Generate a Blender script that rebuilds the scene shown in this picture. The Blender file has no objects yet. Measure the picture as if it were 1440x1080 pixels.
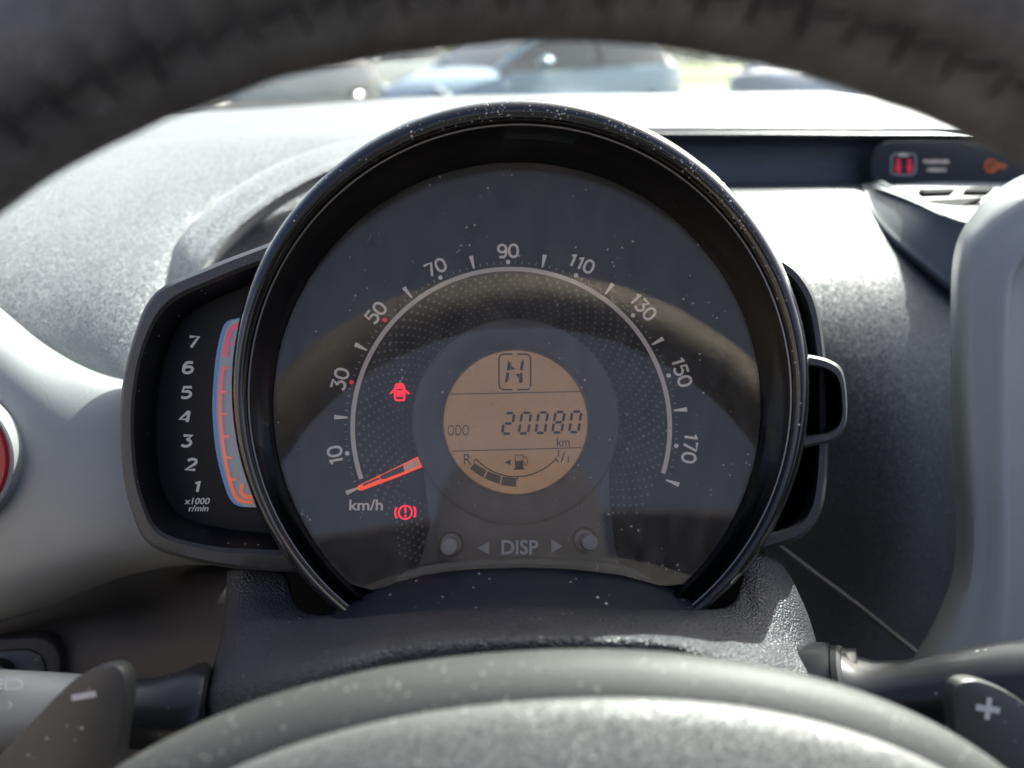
import bpy, bmesh, math, random
from mathutils import Vector, Matrix
from mathutils import noise as mnoise
random.seed(7)
R = math.radians
sc = bpy.context.scene

# ------------------------------------------------------------------ camera
FPX = 1088.0                      # focal length in pixels of the 1440 px wide photograph
PITCH = 23.4
cam_d = bpy.data.cameras.new('camera'); cam = bpy.data.objects.new('camera', cam_d)
sc.collection.objects.link(cam); sc.camera = cam
cam_d.sensor_width = 36; cam_d.lens = 36 * FPX / 1440
cam_d.clip_start = 0.01; cam_d.clip_end = 3000
cam.location = (0, 0, 1.12); cam.rotation_euler = (R(90 - PITCH), 0, 0)
cam_d.dof.use_dof = True; cam_d.dof.focus_distance = 0.292
cam_d.dof.aperture_fstop = cam_d.lens / 4.3; cam_d.dof.aperture_blades = 0
MC = Matrix.Translation(cam.location) @ Matrix.Rotation(R(90 - PITCH), 4, 'X')
CAMP = Vector(cam.location)

# ------------------------------------------------------------------ sky and sun
SUN_EL, SUN_AZ = 38, 36
w = bpy.data.worlds.new('World'); sc.world = w; w.use_nodes = True
nt = w.node_tree; bg = nt.nodes['Background']
sky = nt.nodes.new('ShaderNodeTexSky'); sky.sky_type = 'NISHITA'; sky.sun_disc = False
sky.sun_elevation = R(SUN_EL); sky.sun_rotation = R(SUN_AZ); sky.air_density = .45; sky.dust_density = 6.0
nt.links.new(sky.outputs[0], bg.inputs[0]); bg.inputs[1].default_value = 0.14
sd = bpy.data.lights.new('sun', 'SUN'); sd.energy = 5.0; sd.angle = R(0.5); sd.color = (1, .965, .91)
sun = bpy.data.objects.new('sun', sd); sc.collection.objects.link(sun)
SV = Vector((math.sin(R(SUN_AZ)) * math.cos(R(SUN_EL)), math.cos(R(SUN_AZ)) * math.cos(R(SUN_EL)), math.sin(R(SUN_EL))))
sun.rotation_euler = SV.to_track_quat('Z', 'Y').to_euler(); sun.location = SV * 20

sc.view_settings.view_transform = 'Standard'; sc.view_settings.look = 'None'
sc.view_settings.exposure = 1.5; sc.view_settings.gamma = 1
sc.render.engine = 'CYCLES'
cy = sc.cycles; cy.max_bounces = 10; cy.transparent_max_bounces = 16; cy.glossy_bounces = 5
cy.use_denoising = True; cy.sample_clamp_indirect = 6; cy.caustics_reflective = False; cy.caustics_refractive = False

# ------------------------------------------------------------------ helpers
def P(px, py, d):                 # a photograph pixel at a real distance -> a point of the world
    return MC @ Vector(((px - 720) / FPX * d, (540 - py) / FPX * d, -d))

class Frame:
    def __init__(s, o, z, up):
        s.o = o; s.z = z.normalized(); s.x = up.cross(s.z).normalized(); s.y = s.z.cross(s.x)
        s.m = Matrix((s.x, s.y, s.z)).transposed().to_4x4(); s.m.translation = o
    def __call__(s, x, y, z=0): return s.o + s.x * x + s.y * y + s.z * z
    def pix(s, px, py, z=0):      # where the sight line of a pixel meets this frame's plane z
        d = (P(px, py, 1) - CAMP); o = s.o + s.z * z
        t = (o - CAMP).dot(s.z) / d.dot(s.z)
        q = CAMP + d * t - s.o
        return q.dot(s.x), q.dot(s.y)

def camdir(x, y, z): return (MC.to_3x3() @ Vector((x, y, z))).normalized()

def thing(name, label, cat, loc, group=None):
    o = bpy.data.objects.new(name, None); sc.collection.objects.link(o)
    o.location = loc; o.empty_display_size = .02
    o['label'] = label; o['category'] = cat
    if group: o['group'] = group
    return o

def root_loc(p):
    while p.parent: p = p.parent
    return Vector(p.location)

def obj(name, verts, faces, m, parent=None, smooth=True, label=None, kind=None, sharp=40):
    me = bpy.data.meshes.new(name)
    L = root_loc(parent) if parent else Vector((0, 0, 0))
    me.from_pydata([tuple(Vector(v) - L) for v in verts], [], faces)
    me.validate(); me.update()
    bm = bmesh.new(); bm.from_mesh(me); bmesh.ops.recalc_face_normals(bm, faces=bm.faces); bm.to_mesh(me); bm.free()
    if m: me.materials.append(m)
    if smooth:
        me.shade_smooth()
        try: me.set_sharp_from_angle(angle=R(sharp))
        except Exception: pass
    o = bpy.data.objects.new(name, me); sc.collection.objects.link(o)
    if parent: o.parent = parent
    if label: o['label'] = label
    if kind: o['kind'] = kind
    return o

def shared(name, me, mat4, parent):
    o = bpy.data.objects.new(name, me); sc.collection.objects.link(o); o.parent = parent
    o.matrix_local = Matrix.Translation(-root_loc(parent)) @ mat4
    return o

def grid(rows, closed_u=False, closed_v=False):
    n = len(rows[0]); V = [v for r in rows for v in r]; F = []
    for i in range(len(rows) - (0 if closed_v else 1)):
        for j in range(n - (0 if closed_u else 1)):
            a = i * n + j; b = i * n + (j + 1) % n; i2 = (i + 1) % len(rows)
            F.append((a, b, i2 * n + (j + 1) % n, i2 * n + j))
    return V, F

def cr(pts, k):                   # Catmull-Rom resampling
    out = []; n = len(pts)
    for i in range(n - 1):
        p0 = pts[i - 1] if i else pts[0] * 2 - pts[1]
        p1, p2 = pts[i], pts[i + 1]
        p3 = pts[i + 2] if i + 2 < n else pts[-1] * 2 - pts[-2]
        for j in range(k):
            t = j / k
            out.append(.5 * ((2 * p1) + (p2 - p0) * t + (2 * p0 - 5 * p1 + 4 * p2 - p3) * t * t + (3 * p1 - p0 - 3 * p2 + p3) * t ** 3))
    out.append(pts[-1].copy()); return out

def patch(name, rows, m, parent, ku=6, kv=6, disp=None, thick=0.0, **kw):
    rr = [cr([P(*p) for p in r], ku) for r in rows]
    cols = [cr([r[j] for r in rr], kv) for j in range(len(rr[0]))]
    rows2 = [[cols[j][i] for j in range(len(cols))] for i in range(len(cols[0]))]
    if disp: rows2 = [[disp(v) for v in r] for r in rows2]
    V, F = grid(rows2)
    o = obj(name, V, F, m, parent, **kw)
    if thick:
        s = o.modifiers.new('thickness', 'SOLIDIFY'); s.thickness = thick; s.offset = 0
    return o

def sweep(prof, fr, cx, cyy, a0, a1, n, closed_prof=False):
    full = abs(a1 - a0) >= 359.9
    rows = []
    for i in range(n if full else n + 1):
        a = R(a0 + (a1 - a0) * i / n)
        rows.append([fr(cx + r * math.sin(a), cyy + r * math.cos(a), z) for r, z in prof])
    return grid(rows, closed_u=closed_prof, closed_v=full)

def prism(pts, fr, z0, z1, bevel=0.0, bz=0.0):
    """outline pts (x, y) in frame fr raised from z0 to z1 with a small bevel"""
    n = len(pts); c = Vector((sum(p[0] for p in pts) / n, sum(p[1] for p in pts) / n))
    area = sum(pts[i][0] * pts[(i + 1) % n][1] - pts[(i + 1) % n][0] * pts[i][1] for i in range(n))
    if area < 0: pts = pts[::-1]
    def inset(d):
        out = []
        for i in range(n):
            p0, p1, p2 = (Vector(pts[i - 1]), Vector(pts[i]), Vector(pts[(i + 1) % n]))
            e1 = (p1 - p0).normalized(); e2 = (p2 - p1).normalized()
            nn = Vector((-(e1.y + e2.y), e1.x + e2.x))
            nn = nn.normalized() if nn.length > 1e-9 else Vector((-e1.y, e1.x))
            out.append(p1 + nn * d)
        return out
    rings = [[fr(p[0], p[1], z0) for p in pts]]
    if bevel:
        bz = bz or bevel
        rings.append([fr(p[0], p[1], z1 - bz) for p in pts])
        q = inset(bevel * .3); rings.append([fr(p[0], p[1], z1 - bz * .3) for p in q])
        q = inset(bevel); rings.append([fr(p[0], p[1], z1) for p in q])
    else: rings.append([fr(p[0], p[1], z1) for p in pts])
    V, F = grid(rings, closed_u=True)
    k = len(rings)
    F.append(tuple(range((k - 1) * n, k * n))); F.append(tuple(range(n))[::-1])
    return V, F

def merge(parts):
    V, F = [], []
    for v, f in parts:
        b = len(V); V += list(v); F += [tuple(i + b for i in q) for q in f]
    return V, F

def disc(fr, x, y, r, z, n=24, h=0.0):
    if h: return prism([(x + r * math.cos(2 * math.pi * i / n), y + r * math.sin(2 * math.pi * i / n)) for i in range(n)], fr, z, z + h)
    return [fr(x + r * math.cos(2 * math.pi * i / n), y + r * math.sin(2 * math.pi * i / n), z) for i in range(n)], [tuple(range(n))]

def band(pts, wd, fr, z, h=.0001, taper=None):      # a flat ribbon along a polyline
    L, Rr = [], []
    for i, p in enumerate(pts):
        a = Vector(pts[max(0, i - 1)]); b = Vector(pts[min(len(pts) - 1, i + 1)])
        t = (b - a).normalized(); nn = Vector((-t.y, t.x)); ww = (taper[i] if taper else wd) / 2
        L.append(Vector(p) + nn * ww); Rr.append(Vector(p) - nn * ww)
    rows = [[fr(l.x, l.y, z), fr(l.x, l.y, z + h), fr(r.x, r.y, z + h), fr(r.x, r.y, z)] for l, r in zip(L, Rr)]
    V, F = grid(rows, closed_u=True)
    k = len(rows) - 1; F += [(0, 1, 2, 3), (4 * k, 4 * k + 3, 4 * k + 2, 4 * k + 1)]
    return V, F

_tc = {}
def text2d(s, bold=0.0, shear=0.0):
    key = (s, bold, shear)
    if key not in _tc:
        c = bpy.data.curves.new('lettering', 'FONT'); c.body = s; c.size = 1; c.offset = bold; c.shear = shear
        c.resolution_u = 4; c.extrude = .01
        t = bpy.data.objects.new('lettering', c); sc.collection.objects.link(t)
        bpy.context.view_layer.update()
        me = bpy.data.meshes.new_from_object(t.evaluated_get(bpy.context.evaluated_depsgraph_get()))
        V = [v.co.copy() for v in me.vertices]; F = [tuple(p.vertices) for p in me.polygons]
        bpy.data.objects.remove(t); bpy.data.curves.remove(c); bpy.data.meshes.remove(me)
        _tc[key] = (V, F)
    return _tc[key]

def text(s, fr, x, y, h, z, wdt=None, rot=0, bold=.02, shear=0, th=.0002):
    """lettering centred at x, y: height h, width wdt"""
    V, F = text2d(s, bold, shear)
    x0 = min(v.x for v in V); x1 = max(v.x for v in V); y0 = min(v.y for v in V); y1 = max(v.y for v in V)
    sy = h / (y1 - y0); sx = (wdt / (x1 - x0)) if wdt else sy
    c, sn = math.cos(R(rot)), math.sin(R(rot)); out = []
    for v in V:
        a = (v.x - (x0 + x1) / 2) * sx; b = (v.y - (y0 + y1) / 2) * sy
        out.append(fr(x + a * c - b * sn, y + a * sn + b * c, z + (th if v.z > 0 else 0)))
    return out, F

def arcp(cx, cy_, rx, ry, a0, a1, n=7):
    return [(cx + rx * math.cos(R(a0 + (a1 - a0) * k / n)), cy_ + ry * math.sin(R(a0 + (a1 - a0) * k / n))) for k in range(n + 1)]
_o = arcp(.5, .62, .5, .38, 0, 180) + arcp(.5, .38, .5, .38, 180, 360); _o.append(_o[0])
STROKES = {
    '0': [_o], '1': [[(.12, .78), (.52, 1), (.52, 0)]],
    '2': [[(.04, .86)] + arcp(.5, .74, .44, .26, 140, -20) + [(.80, .52), (0, 0), (1, 0)]],
    '3': [[(.05, 1), (.93, 1), (.48, .60)] + arcp(.48, .30, .48, .30, 85, -90) + arcp(.48, .22, .46, .22, -90, -160, 3)],
    '4': [[(.82, 0), (.82, 1), (.72, 1), (0, .26), (1, .26)]],
    '5': [[(.92, 1), (.12, 1), (.07, .58), (.5, .62)] + arcp(.5, .31, .48, .31, 80, -90) + arcp(.45, .22, .45, .22, -90, -150, 3)],
    '6': [[(.86, .97), (.5, 1)] + arcp(.45, .6, .42, .4, 95, 180, 4) + arcp(.5, .30, .47, .30, 190, 360) + arcp(.5, .32, .47, .28, 0, 170)],
    '7': [[(0, 1), (.95, 1), (.38, 0)]],
    '9': [[(.14, .03), (.5, 0)] + arcp(.55, .4, .42, .4, -85, 0, 4) + arcp(.5, .70, .47, .30, 10, 180) + arcp(.5, .68, .47, .28, 180, 350)]}
def digits(s, fr, x, y, h, wd, z, sw, rot=0, shear=0, th=.0002):
    """figures drawn as strokes: h tall, each about wd wide, centred at x, y"""
    gap = wd * .34; ws = [wd * (.62 if c == '1' else 1) for c in s]; tot = sum(ws) + gap * (len(s) - 1); cx = -tot / 2; out = []
    c_, s_ = math.cos(R(rot)), math.sin(R(rot))
    for ch, w_ in zip(s, ws):
        for st in STROKES[ch]:
            pts = []
            for a, b in st:
                px = cx + a * (wd if ch != '1' else wd * .9) ; py = (b - .5) * h; px += py * shear
                pts.append((x + px * c_ - py * s_, y + px * s_ + py * c_))
            out.append(band(pts, sw, fr, z, th))
        cx += w_ + gap
    return merge(out)

# ------------------------------------------------------------------ materials
def mat(name, col, rough=.5, metal=0, spec=.5, grain=None, coat=0, var=0, varscale=40, dust=0, dustscale=900,
        emis=None, estr=0, coords='Object', dustcol=(.6, .58, .53), coatrough=.03, roughvar=0, sheen=0, smear=0):
    m = bpy.data.materials.new(name); m.use_nodes = True; n = m.node_tree; b = n.nodes['Principled BSDF']
    c4 = (*col, 1)
    b.inputs['Base Color'].default_value = c4; b.inputs['Roughness'].default_value = rough
    b.inputs['Metallic'].default_value = metal; b.inputs['Specular IOR Level'].default_value = spec
    b.inputs['Coat Weight'].default_value = coat; b.inputs['Coat Roughness'].default_value = coatrough
    if sheen: b.inputs['Sheen Weight'].default_value = sheen
    tc = n.nodes.new('ShaderNodeTexCoord')
    last = None
    def nz(scale, det=3, rg=.6):
        t = n.nodes.new('ShaderNodeTexNoise'); t.inputs['Scale'].default_value = scale
        t.inputs['Detail'].default_value = det; t.inputs['Roughness'].default_value = rg
        n.links.new(tc.outputs[coords], t.inputs['Vector']); return t
    def ramp(src, a, b_, c0=(0, 0, 0, 1), c1=(1, 1, 1, 1)):
        r = n.nodes.new('ShaderNodeValToRGB'); r.color_ramp.elements[0].position = a; r.color_ramp.elements[1].position = b_
        r.color_ramp.elements[0].color = c0; r.color_ramp.elements[1].color = c1
        n.links.new(src, r.inputs[0]); return r
    if var:
        t = nz(varscale, 5); r = ramp(t.outputs['Fac'], .3, .7, (*[c * (1 - var) for c in col], 1), (*[min(1, c * (1 + var)) for c in col], 1))
        last = r.outputs[0]
    if smear:
        t = nz(9, 6, .7); r = ramp(t.outputs['Fac'], .5, .75, (0, 0, 0, 1), (smear, smear, smear, 1))
        mx = n.nodes.new('ShaderNodeMixRGB'); n.links.new(r.outputs[0], mx.inputs[0])
        if last: n.links.new(last, mx.inputs[1])
        else: mx.inputs[1].default_value = c4
        mx.inputs[2].default_value = (*dustcol, 1); last = mx.outputs[0]
    if dust:
        t = n.nodes.new('ShaderNodeTexVoronoi'); t.inputs['Scale'].default_value = dustscale
        n.links.new(tc.outputs[coords], t.inputs['Vector'])
        r = ramp(t.outputs['Distance'], .08, .22, (1, 1, 1, 1), (0, 0, 0, 1))
        t2 = nz(dustscale * .35, 2); r2 = ramp(t2.outputs['Fac'], .62 - dust * .25, .66 - dust * .25 + .04)
        mm = n.nodes.new('ShaderNodeMath'); mm.operation = 'MULTIPLY'
        n.links.new(r.outputs[0], mm.inputs[0]); n.links.new(r2.outputs[0], mm.inputs[1])
        mx = n.nodes.new('ShaderNodeMixRGB'); n.links.new(mm.outputs[0], mx.inputs[0])
        if last: n.links.new(last, mx.inputs[1])
        else: mx.inputs[1].default_value = c4
        mx.inputs[2].default_value = (*dustcol, 1); last = mx.outputs[0]
        if coat or rough < .3:
            mp = n.nodes.new('ShaderNodeMapRange'); mp.inputs['To Min'].default_value = rough; mp.inputs['To Max'].default_value = .7
            n.links.new(mm.outputs[0], mp.inputs[0]); n.links.new(mp.outputs[0], b.inputs['Roughness'])
    if last: n.links.new(last, b.inputs['Base Color'])
    if roughvar:
        t = nz(25, 5); mp = n.nodes.new('ShaderNodeMapRange'); mp.inputs['From Min'].default_value = .3; mp.inputs['From Max'].default_value = .7
        mp.inputs['To Min'].default_value = rough - roughvar; mp.inputs['To Max'].default_value = rough + roughvar
        n.links.new(t.outputs['Fac'], mp.inputs[0]); n.links.new(mp.outputs[0], b.inputs['Roughness'])
    if grain and grain[0] == 'glitter':       # tiny facets of a moulded grain, each tilted its own way
        _, scale, strength, mixin = grain
        vo = n.nodes.new('ShaderNodeTexVoronoi'); vo.inputs['Scale'].default_value = scale; n.links.new(tc.outputs[coords], vo.inputs['Vector'])
        sb = n.nodes.new('ShaderNodeVectorMath'); sb.operation = 'SUBTRACT'; n.links.new(vo.outputs['Color'], sb.inputs[0]); sb.inputs[1].default_value = (.5, .5, .5)
        ml = n.nodes.new('ShaderNodeVectorMath'); ml.operation = 'MULTIPLY'; n.links.new(sb.outputs[0], ml.inputs[0]); ml.inputs[1].default_value = (strength,) * 3
        ge = n.nodes.new('ShaderNodeNewGeometry'); ad = n.nodes.new('ShaderNodeVectorMath'); ad.operation = 'ADD'
        n.links.new(ge.outputs['Normal'], ad.inputs[0]); n.links.new(ml.outputs[0], ad.inputs[1])
        nn_ = n.nodes.new('ShaderNodeVectorMath'); nn_.operation = 'NORMALIZE'; n.links.new(ad.outputs[0], nn_.inputs[0])
        n.links.new(nn_.outputs[0], b.inputs['Normal']); grain = None
    if grain:
        kind, scale, strength, dist = grain
        if kind == 'voronoi':
            t = n.nodes.new('ShaderNodeTexVoronoi'); t.inputs['Scale'].default_value = scale
            t.feature = 'SMOOTH_F1'; t.inputs['Smoothness'].default_value = .3
            wn = nz(scale * .5, 2); mxv = n.nodes.new('ShaderNodeVectorMath'); mxv.operation = 'MULTIPLY_ADD'
            n.links.new(wn.outputs['Color'], mxv.inputs[0]); mxv.inputs[1].default_value = (1.2 / scale,) * 3
            n.links.new(tc.outputs[coords], mxv.inputs[2]); n.links.new(mxv.outputs[0], t.inputs['Vector'])
            src = t.outputs['Distance']
        else:
            t = nz(scale, 2, .5); src = t.outputs['Fac']
        bp = n.nodes.new('ShaderNodeBump'); bp.inputs['Strength'].default_value = strength; bp.inputs['Distance'].default_value = dist
        if kind == 'voronoi': bp.invert = True
        n.links.new(src, bp.inputs['Height']); n.links.new(bp.outputs[0], b.inputs['Normal'])
    if emis:
        b.inputs['Emission Color'].default_value = (*emis, 1); b.inputs['Emission Strength'].default_value = estr
    return m

def glass(name, tint=(.95, .97, .96), ior=1.5, dust=.03, speck=.0, rough=.0, scale=500, streak=0, gain=1.0, gtint=(1, 1, 1)):
    m = bpy.data.materials.new(name); m.use_nodes = True; n = m.node_tree; n.nodes.clear()
    out = n.nodes.new('ShaderNodeOutputMaterial'); tr = n.nodes.new('ShaderNodeBsdfTransparent'); tr.inputs[0].default_value = (*tint, 1)
    gl = n.nodes.new('ShaderNodeBsdfGlossy'); gl.inputs['Roughness'].default_value = rough; gl.inputs[0].default_value = (*gtint, 1)
    ge = n.nodes.new('ShaderNodeNewGeometry'); dt = n.nodes.new('ShaderNodeVectorMath'); dt.operation = 'DOT_PRODUCT'
    n.links.new(ge.outputs['Normal'], dt.inputs[0]); n.links.new(ge.outputs['Incoming'], dt.inputs[1])
    ab = n.nodes.new('ShaderNodeMath'); ab.operation = 'ABSOLUTE'; n.links.new(dt.outputs['Value'], ab.inputs[0])
    om = n.nodes.new('ShaderNodeMath'); om.operation = 'SUBTRACT'; om.inputs[0].default_value = 1; n.links.new(ab.outputs[0], om.inputs[1])
    pw = n.nodes.new('ShaderNodeMath'); pw.operation = 'POWER'; pw.inputs[1].default_value = 5; n.links.new(om.outputs[0], pw.inputs[0])
    fr = n.nodes.new('ShaderNodeMath'); fr.operation = 'MULTIPLY_ADD'; f0 = ((ior - 1) / (ior + 1)) ** 2
    fr.inputs[1].default_value = 1 - f0; fr.inputs[2].default_value = f0; n.links.new(pw.outputs[0], fr.inputs[0])
    mg = n.nodes.new('ShaderNodeMath'); mg.operation = 'MULTIPLY'; mg.inputs[1].default_value = gain; mg.use_clamp = True
    n.links.new(fr.outputs[0], mg.inputs[0])
    mx = n.nodes.new('ShaderNodeMixShader'); n.links.new(mg.outputs[0], mx.inputs[0]); n.links.new(tr.outputs[0], mx.inputs[1]); n.links.new(gl.outputs[0], mx.inputs[2])
    df = n.nodes.new('ShaderNodeBsdfDiffuse'); df.inputs[0].default_value = (.78, .70, .60, 1)
    tc = n.nodes.new('ShaderNodeTexCoord'); vo = n.nodes.new('ShaderNodeTexVoronoi'); vo.inputs['Scale'].default_value = scale
    n.links.new(tc.outputs['Object'], vo.inputs['Vector'])
    r = n.nodes.new('ShaderNodeValToRGB'); r.color_ramp.elements[0].position = .10; r.color_ramp.elements[1].position = .2
    r.color_ramp.elements[0].color = (1, 1, 1, 1); r.color_ramp.elements[1].color = (0, 0, 0, 1)
    n.links.new(vo.outputs['Distance'], r.inputs[0])
    no = n.nodes.new('ShaderNodeTexNoise'); no.inputs['Scale'].default_value = scale * .3; n.links.new(tc.outputs['Object'], no.inputs['Vector'])
    r2 = n.nodes.new('ShaderNodeValToRGB'); r2.color_ramp.elements[0].position = .58; r2.color_ramp.elements[1].position = .66
    n.links.new(no.outputs['Fac'], r2.inputs[0])
    m1 = n.nodes.new('ShaderNodeMath'); m1.operation = 'MULTIPLY'; n.links.new(r.outputs[0], m1.inputs[0]); n.links.new(r2.outputs[0], m1.inputs[1])
    m2 = n.nodes.new('ShaderNodeMath'); m2.operation = 'MULTIPLY_ADD'; n.links.new(m1.outputs[0], m2.inputs[0]); m2.inputs[1].default_value = speck; m2.inputs[2].default_value = dust
    m2.use_clamp = True
    if streak:
        mpv = n.nodes.new('ShaderNodeMapping'); mpv.inputs['Scale'].default_value = (180, 180, 28)
        n.links.new(tc.outputs['Object'], mpv.inputs[0])
        ns = n.nodes.new('ShaderNodeTexNoise'); ns.inputs['Scale'].default_value = 1; ns.inputs['Detail'].default_value = 6; ns.inputs['Roughness'].default_value = .7
        n.links.new(mpv.outputs[0], ns.inputs['Vector'])
        r3 = n.nodes.new('ShaderNodeMapRange'); r3.inputs['From Min'].default_value = .2; r3.inputs['From Max'].default_value = .8
        r3.inputs['To Min'].default_value = 0; r3.inputs['To Max'].default_value = streak
        n.links.new(ns.outputs['Fac'], r3.inputs[0])
        ad = n.nodes.new('ShaderNodeMath'); ad.operation = 'ADD'; n.links.new(m2.outputs[0], ad.inputs[0]); n.links.new(r3.outputs[0], ad.inputs[1]); m2 = ad
    mx2 = n.nodes.new('ShaderNodeMixShader'); n.links.new(m2.outputs[0], mx2.inputs[0])
    n.links.new(mx.outputs[0], mx2.inputs[1]); n.links.new(df.outputs[0], mx2.inputs[2]); n.links.new(mx2.outputs[0], out.inputs[0])
    return m

M = {}
M['dash'] = mat('dash_plastic', (.12, .13, .14), .42, spec=1.0, sheen=.45, grain=('glitter', 2200, .7, 0), dust=.15, dustscale=700, var=.15, smear=.12)  # sun glare put into the colour: base lightened, sheen added
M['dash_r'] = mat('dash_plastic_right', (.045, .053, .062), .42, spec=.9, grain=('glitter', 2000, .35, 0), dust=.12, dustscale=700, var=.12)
M['podside'] = mat('vent_pod_plastic', (.075, .088, .102), .45, spec=.6, grain=('noise', 2200, .3, .0003))
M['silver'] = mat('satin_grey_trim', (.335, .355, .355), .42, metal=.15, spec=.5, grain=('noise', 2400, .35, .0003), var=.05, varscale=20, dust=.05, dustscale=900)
M['brown'] = mat('lower_dash_plastic', (.050, .046, .045), .6, grain=('noise', 1800, .5, .0004), var=.12)
M['cover'] = mat('grained_column_plastic', (.055, .057, .064), .40, spec=.6, grain=('voronoi', 1200, 1.0, .00065), dust=.08, dustscale=420, var=.15)
M['hub'] = mat('hub_plastic', (.054, .056, .053), .58, spec=.5, grain=('noise', 1400, .4, .0004), dust=.5, dustscale=600, var=.06, smear=.06, dustcol=(.4, .39, .36))
M['hub2'] = mat('hub_centre_plastic', (.125, .13, .122), .42, spec=.8, grain=('glitter', 4500, .55, 0), dust=.45, dustscale=480, smear=.0, dustcol=(.5, .5, .46))
M['rim'] = mat('wheel_leather', (.150, .144, .137), .45, spec=.8, grain=('voronoi', 700, .8, .0008), var=.35, varscale=90, dust=.1)
M['thread'] = mat('seam_thread', (.022, .019, .018), .8)
M['piano'] = mat('piano_black', (.004, .004, .005), .04, spec=.6, coat=.8, dust=.0, roughvar=.03)
M['wall'] = mat('bezel_wall_black', (.003, .0035, .005), .30, spec=.35)
M['trimline'] = mat('bezel_edge', (.25, .235, .22), .22, metal=.8)
M['face'] = mat('dial_face', (.004, .0042, .005), .55, spec=.15, grain=('noise', 2500, .2, .0002))
M['ring'] = mat('dial_surround_plastic', (.085, .083, .085), .55, grain=('noise', 2600, .5, .0003), var=.08)
M['pod'] = mat('pod_plastic', (.082, .083, .086), .42, grain=('noise', 2600, .45, .0003), dust=.1, dustscale=500)
M['podin'] = mat('pod_interior', (.006, .007, .011), .45, spec=.4, dust=.05, dustscale=400)
M['podpanel'] = mat('pod_panel', (.020, .021, .026), .5, spec=.3)
M['print'] = mat('pale_print', (.74, .66, .60), .6, emis=(.55, .46, .42), estr=.10)
M['print_dim'] = mat('dim_print', (.42, .42, .42), .6)
M['minor'] = mat('minor_print', (.34, .32, .31), .6)
M['dots'] = mat('dot_print', (.15, .15, .155), .6)
M['tachnum'] = mat('tachometer_print', (.52, .53, .55), .6, emis=(.5, .52, .54), estr=.08)
M['arc'] = mat('scale_arc', (.60, .51, .45), .5, emis=(.5, .42, .38), estr=.08)
M['reddot'] = mat('red_print', (.55, .02, .05), .5, emis=(1, .03, .10), estr=.15)
M['lcd'] = mat('display_amber', (.30, .19, .11), .45, spec=.3, var=.16, varscale=60, emis=(.60, .33, .17), estr=.10)
M['seg'] = mat('display_segment', (.045, .034, .027), .5)
M['block'] = mat('display_block', (.12, .085, .062), .5)
M['needle'] = mat('needle_red', (.6, .05, .01), .4, emis=(1, .07, .015), estr=.35)
M['needle_core'] = mat('needle_core', (.5, .35, .25), .3, emis=(1, .62, .40), estr=.08)
M['needle_dark'] = mat('needle_shaft', (.10, .06, .07), .3)
M['warn'] = mat('warning_red', (.6, .01, .02), .4, emis=(1, .012, .035), estr=.5)
M['warndim'] = mat('belt_red', (.5, .02, .04), .5, emis=(.8, .015, .05), estr=.10)
M['warnoff'] = mat('warning_window', (.12, .004, .01), .4, emis=(.5, .0, .01), estr=.08)
M['button'] = mat('button_plastic', (.24, .22, .20), .32, spec=.6)
M['black'] = mat('matt_black', (.006, .006, .007), .7)
M['shroud'] = mat('lower_shroud', (.012, .016, .024), .45, spec=.35, dust=.2, dustscale=330)
M['stalk'] = mat('stalk_black', (.020, .021, .023), .30, spec=.6, dust=.12, dustscale=330)
M['stalkgrey'] = mat('stalk_grey', (.30, .305, .29), .32, spec=.6, dust=.1)
M['paddle'] = mat('paddle_plastic', (.052, .053, .050), .38, spec=.6, grain=('noise', 2600, .3, .0002), dust=.35, dustscale=300)
M['white'] = mat('white_print', (.75, .75, .74), .5)
M['red'] = mat('red_vent_ring', (.45, .012, .02), .3, spec=.6, coat=.3)
M['panelblack'] = mat('indicator_panel', (.022, .024, .027), .35, spec=.4)
M['amber'] = mat('amber_lamp', (.22, .06, .02), .5, emis=(1, .22, .05), estr=.035)
M['flecks'] = mat('dust_flecks', (.42, .40, .37), .8)
M['roof'] = mat('headliner', (.62, .57, .52), .9, grain=('noise', 900, .4, .001), var=.05)
M['seat'] = mat('seat_fabric', (.028, .028, .029), .9, grain=('noise', 500, .6, .002), var=.5, varscale=60)
M['tan'] = mat('door_card', (.30, .26, .22), .8)
def strip_mat(name, emission):
    m = mat(name, (.3, .3, .3), .4); n = m.node_tree; b = n.nodes['Principled BSDF']
    tc = n.nodes.new('ShaderNodeTexCoord'); sp = n.nodes.new('ShaderNodeSeparateXYZ'); n.links.new(tc.outputs['Object'], sp.inputs[0])
    mr = n.nodes.new('ShaderNodeMapRange'); mr.inputs['From Min'].default_value = STRIP_Z[0]; mr.inputs['From Max'].default_value = STRIP_Z[1]
    n.links.new(sp.outputs['Z'], mr.inputs[0]); r = n.nodes.new('ShaderNodeValToRGB')
    el = r.color_ramp.elements
    el[0].color = (.85, .16, .06, 1); el[0].position = .06; el[1].color = (.55, .10, .18, 1); el[1].position = .9
    e = el.new(.35); e.color = (.75, .20, .17, 1)
    n.links.new(mr.outputs[0], r.inputs[0]); n.links.new(r.outputs[0], b.inputs['Base Color']); n.links.new(r.outputs[0], b.inputs['Emission Color'])
    b.inputs['Emission Strength'].default_value = emission; return m
M['lens'] = glass('lens_acrylic', tint=(.95, .955, .96), dust=.004, speck=.5, scale=330, streak=.070, gain=1.3, gtint=(1, .85, .70))  # smears partly stand in for grey reflected light; tint warms the reflected sky
M['windscreen'] = glass('windscreen_glass', tint=(.94, .985, .975), dust=.06, speck=.15, scale=120)

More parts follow.
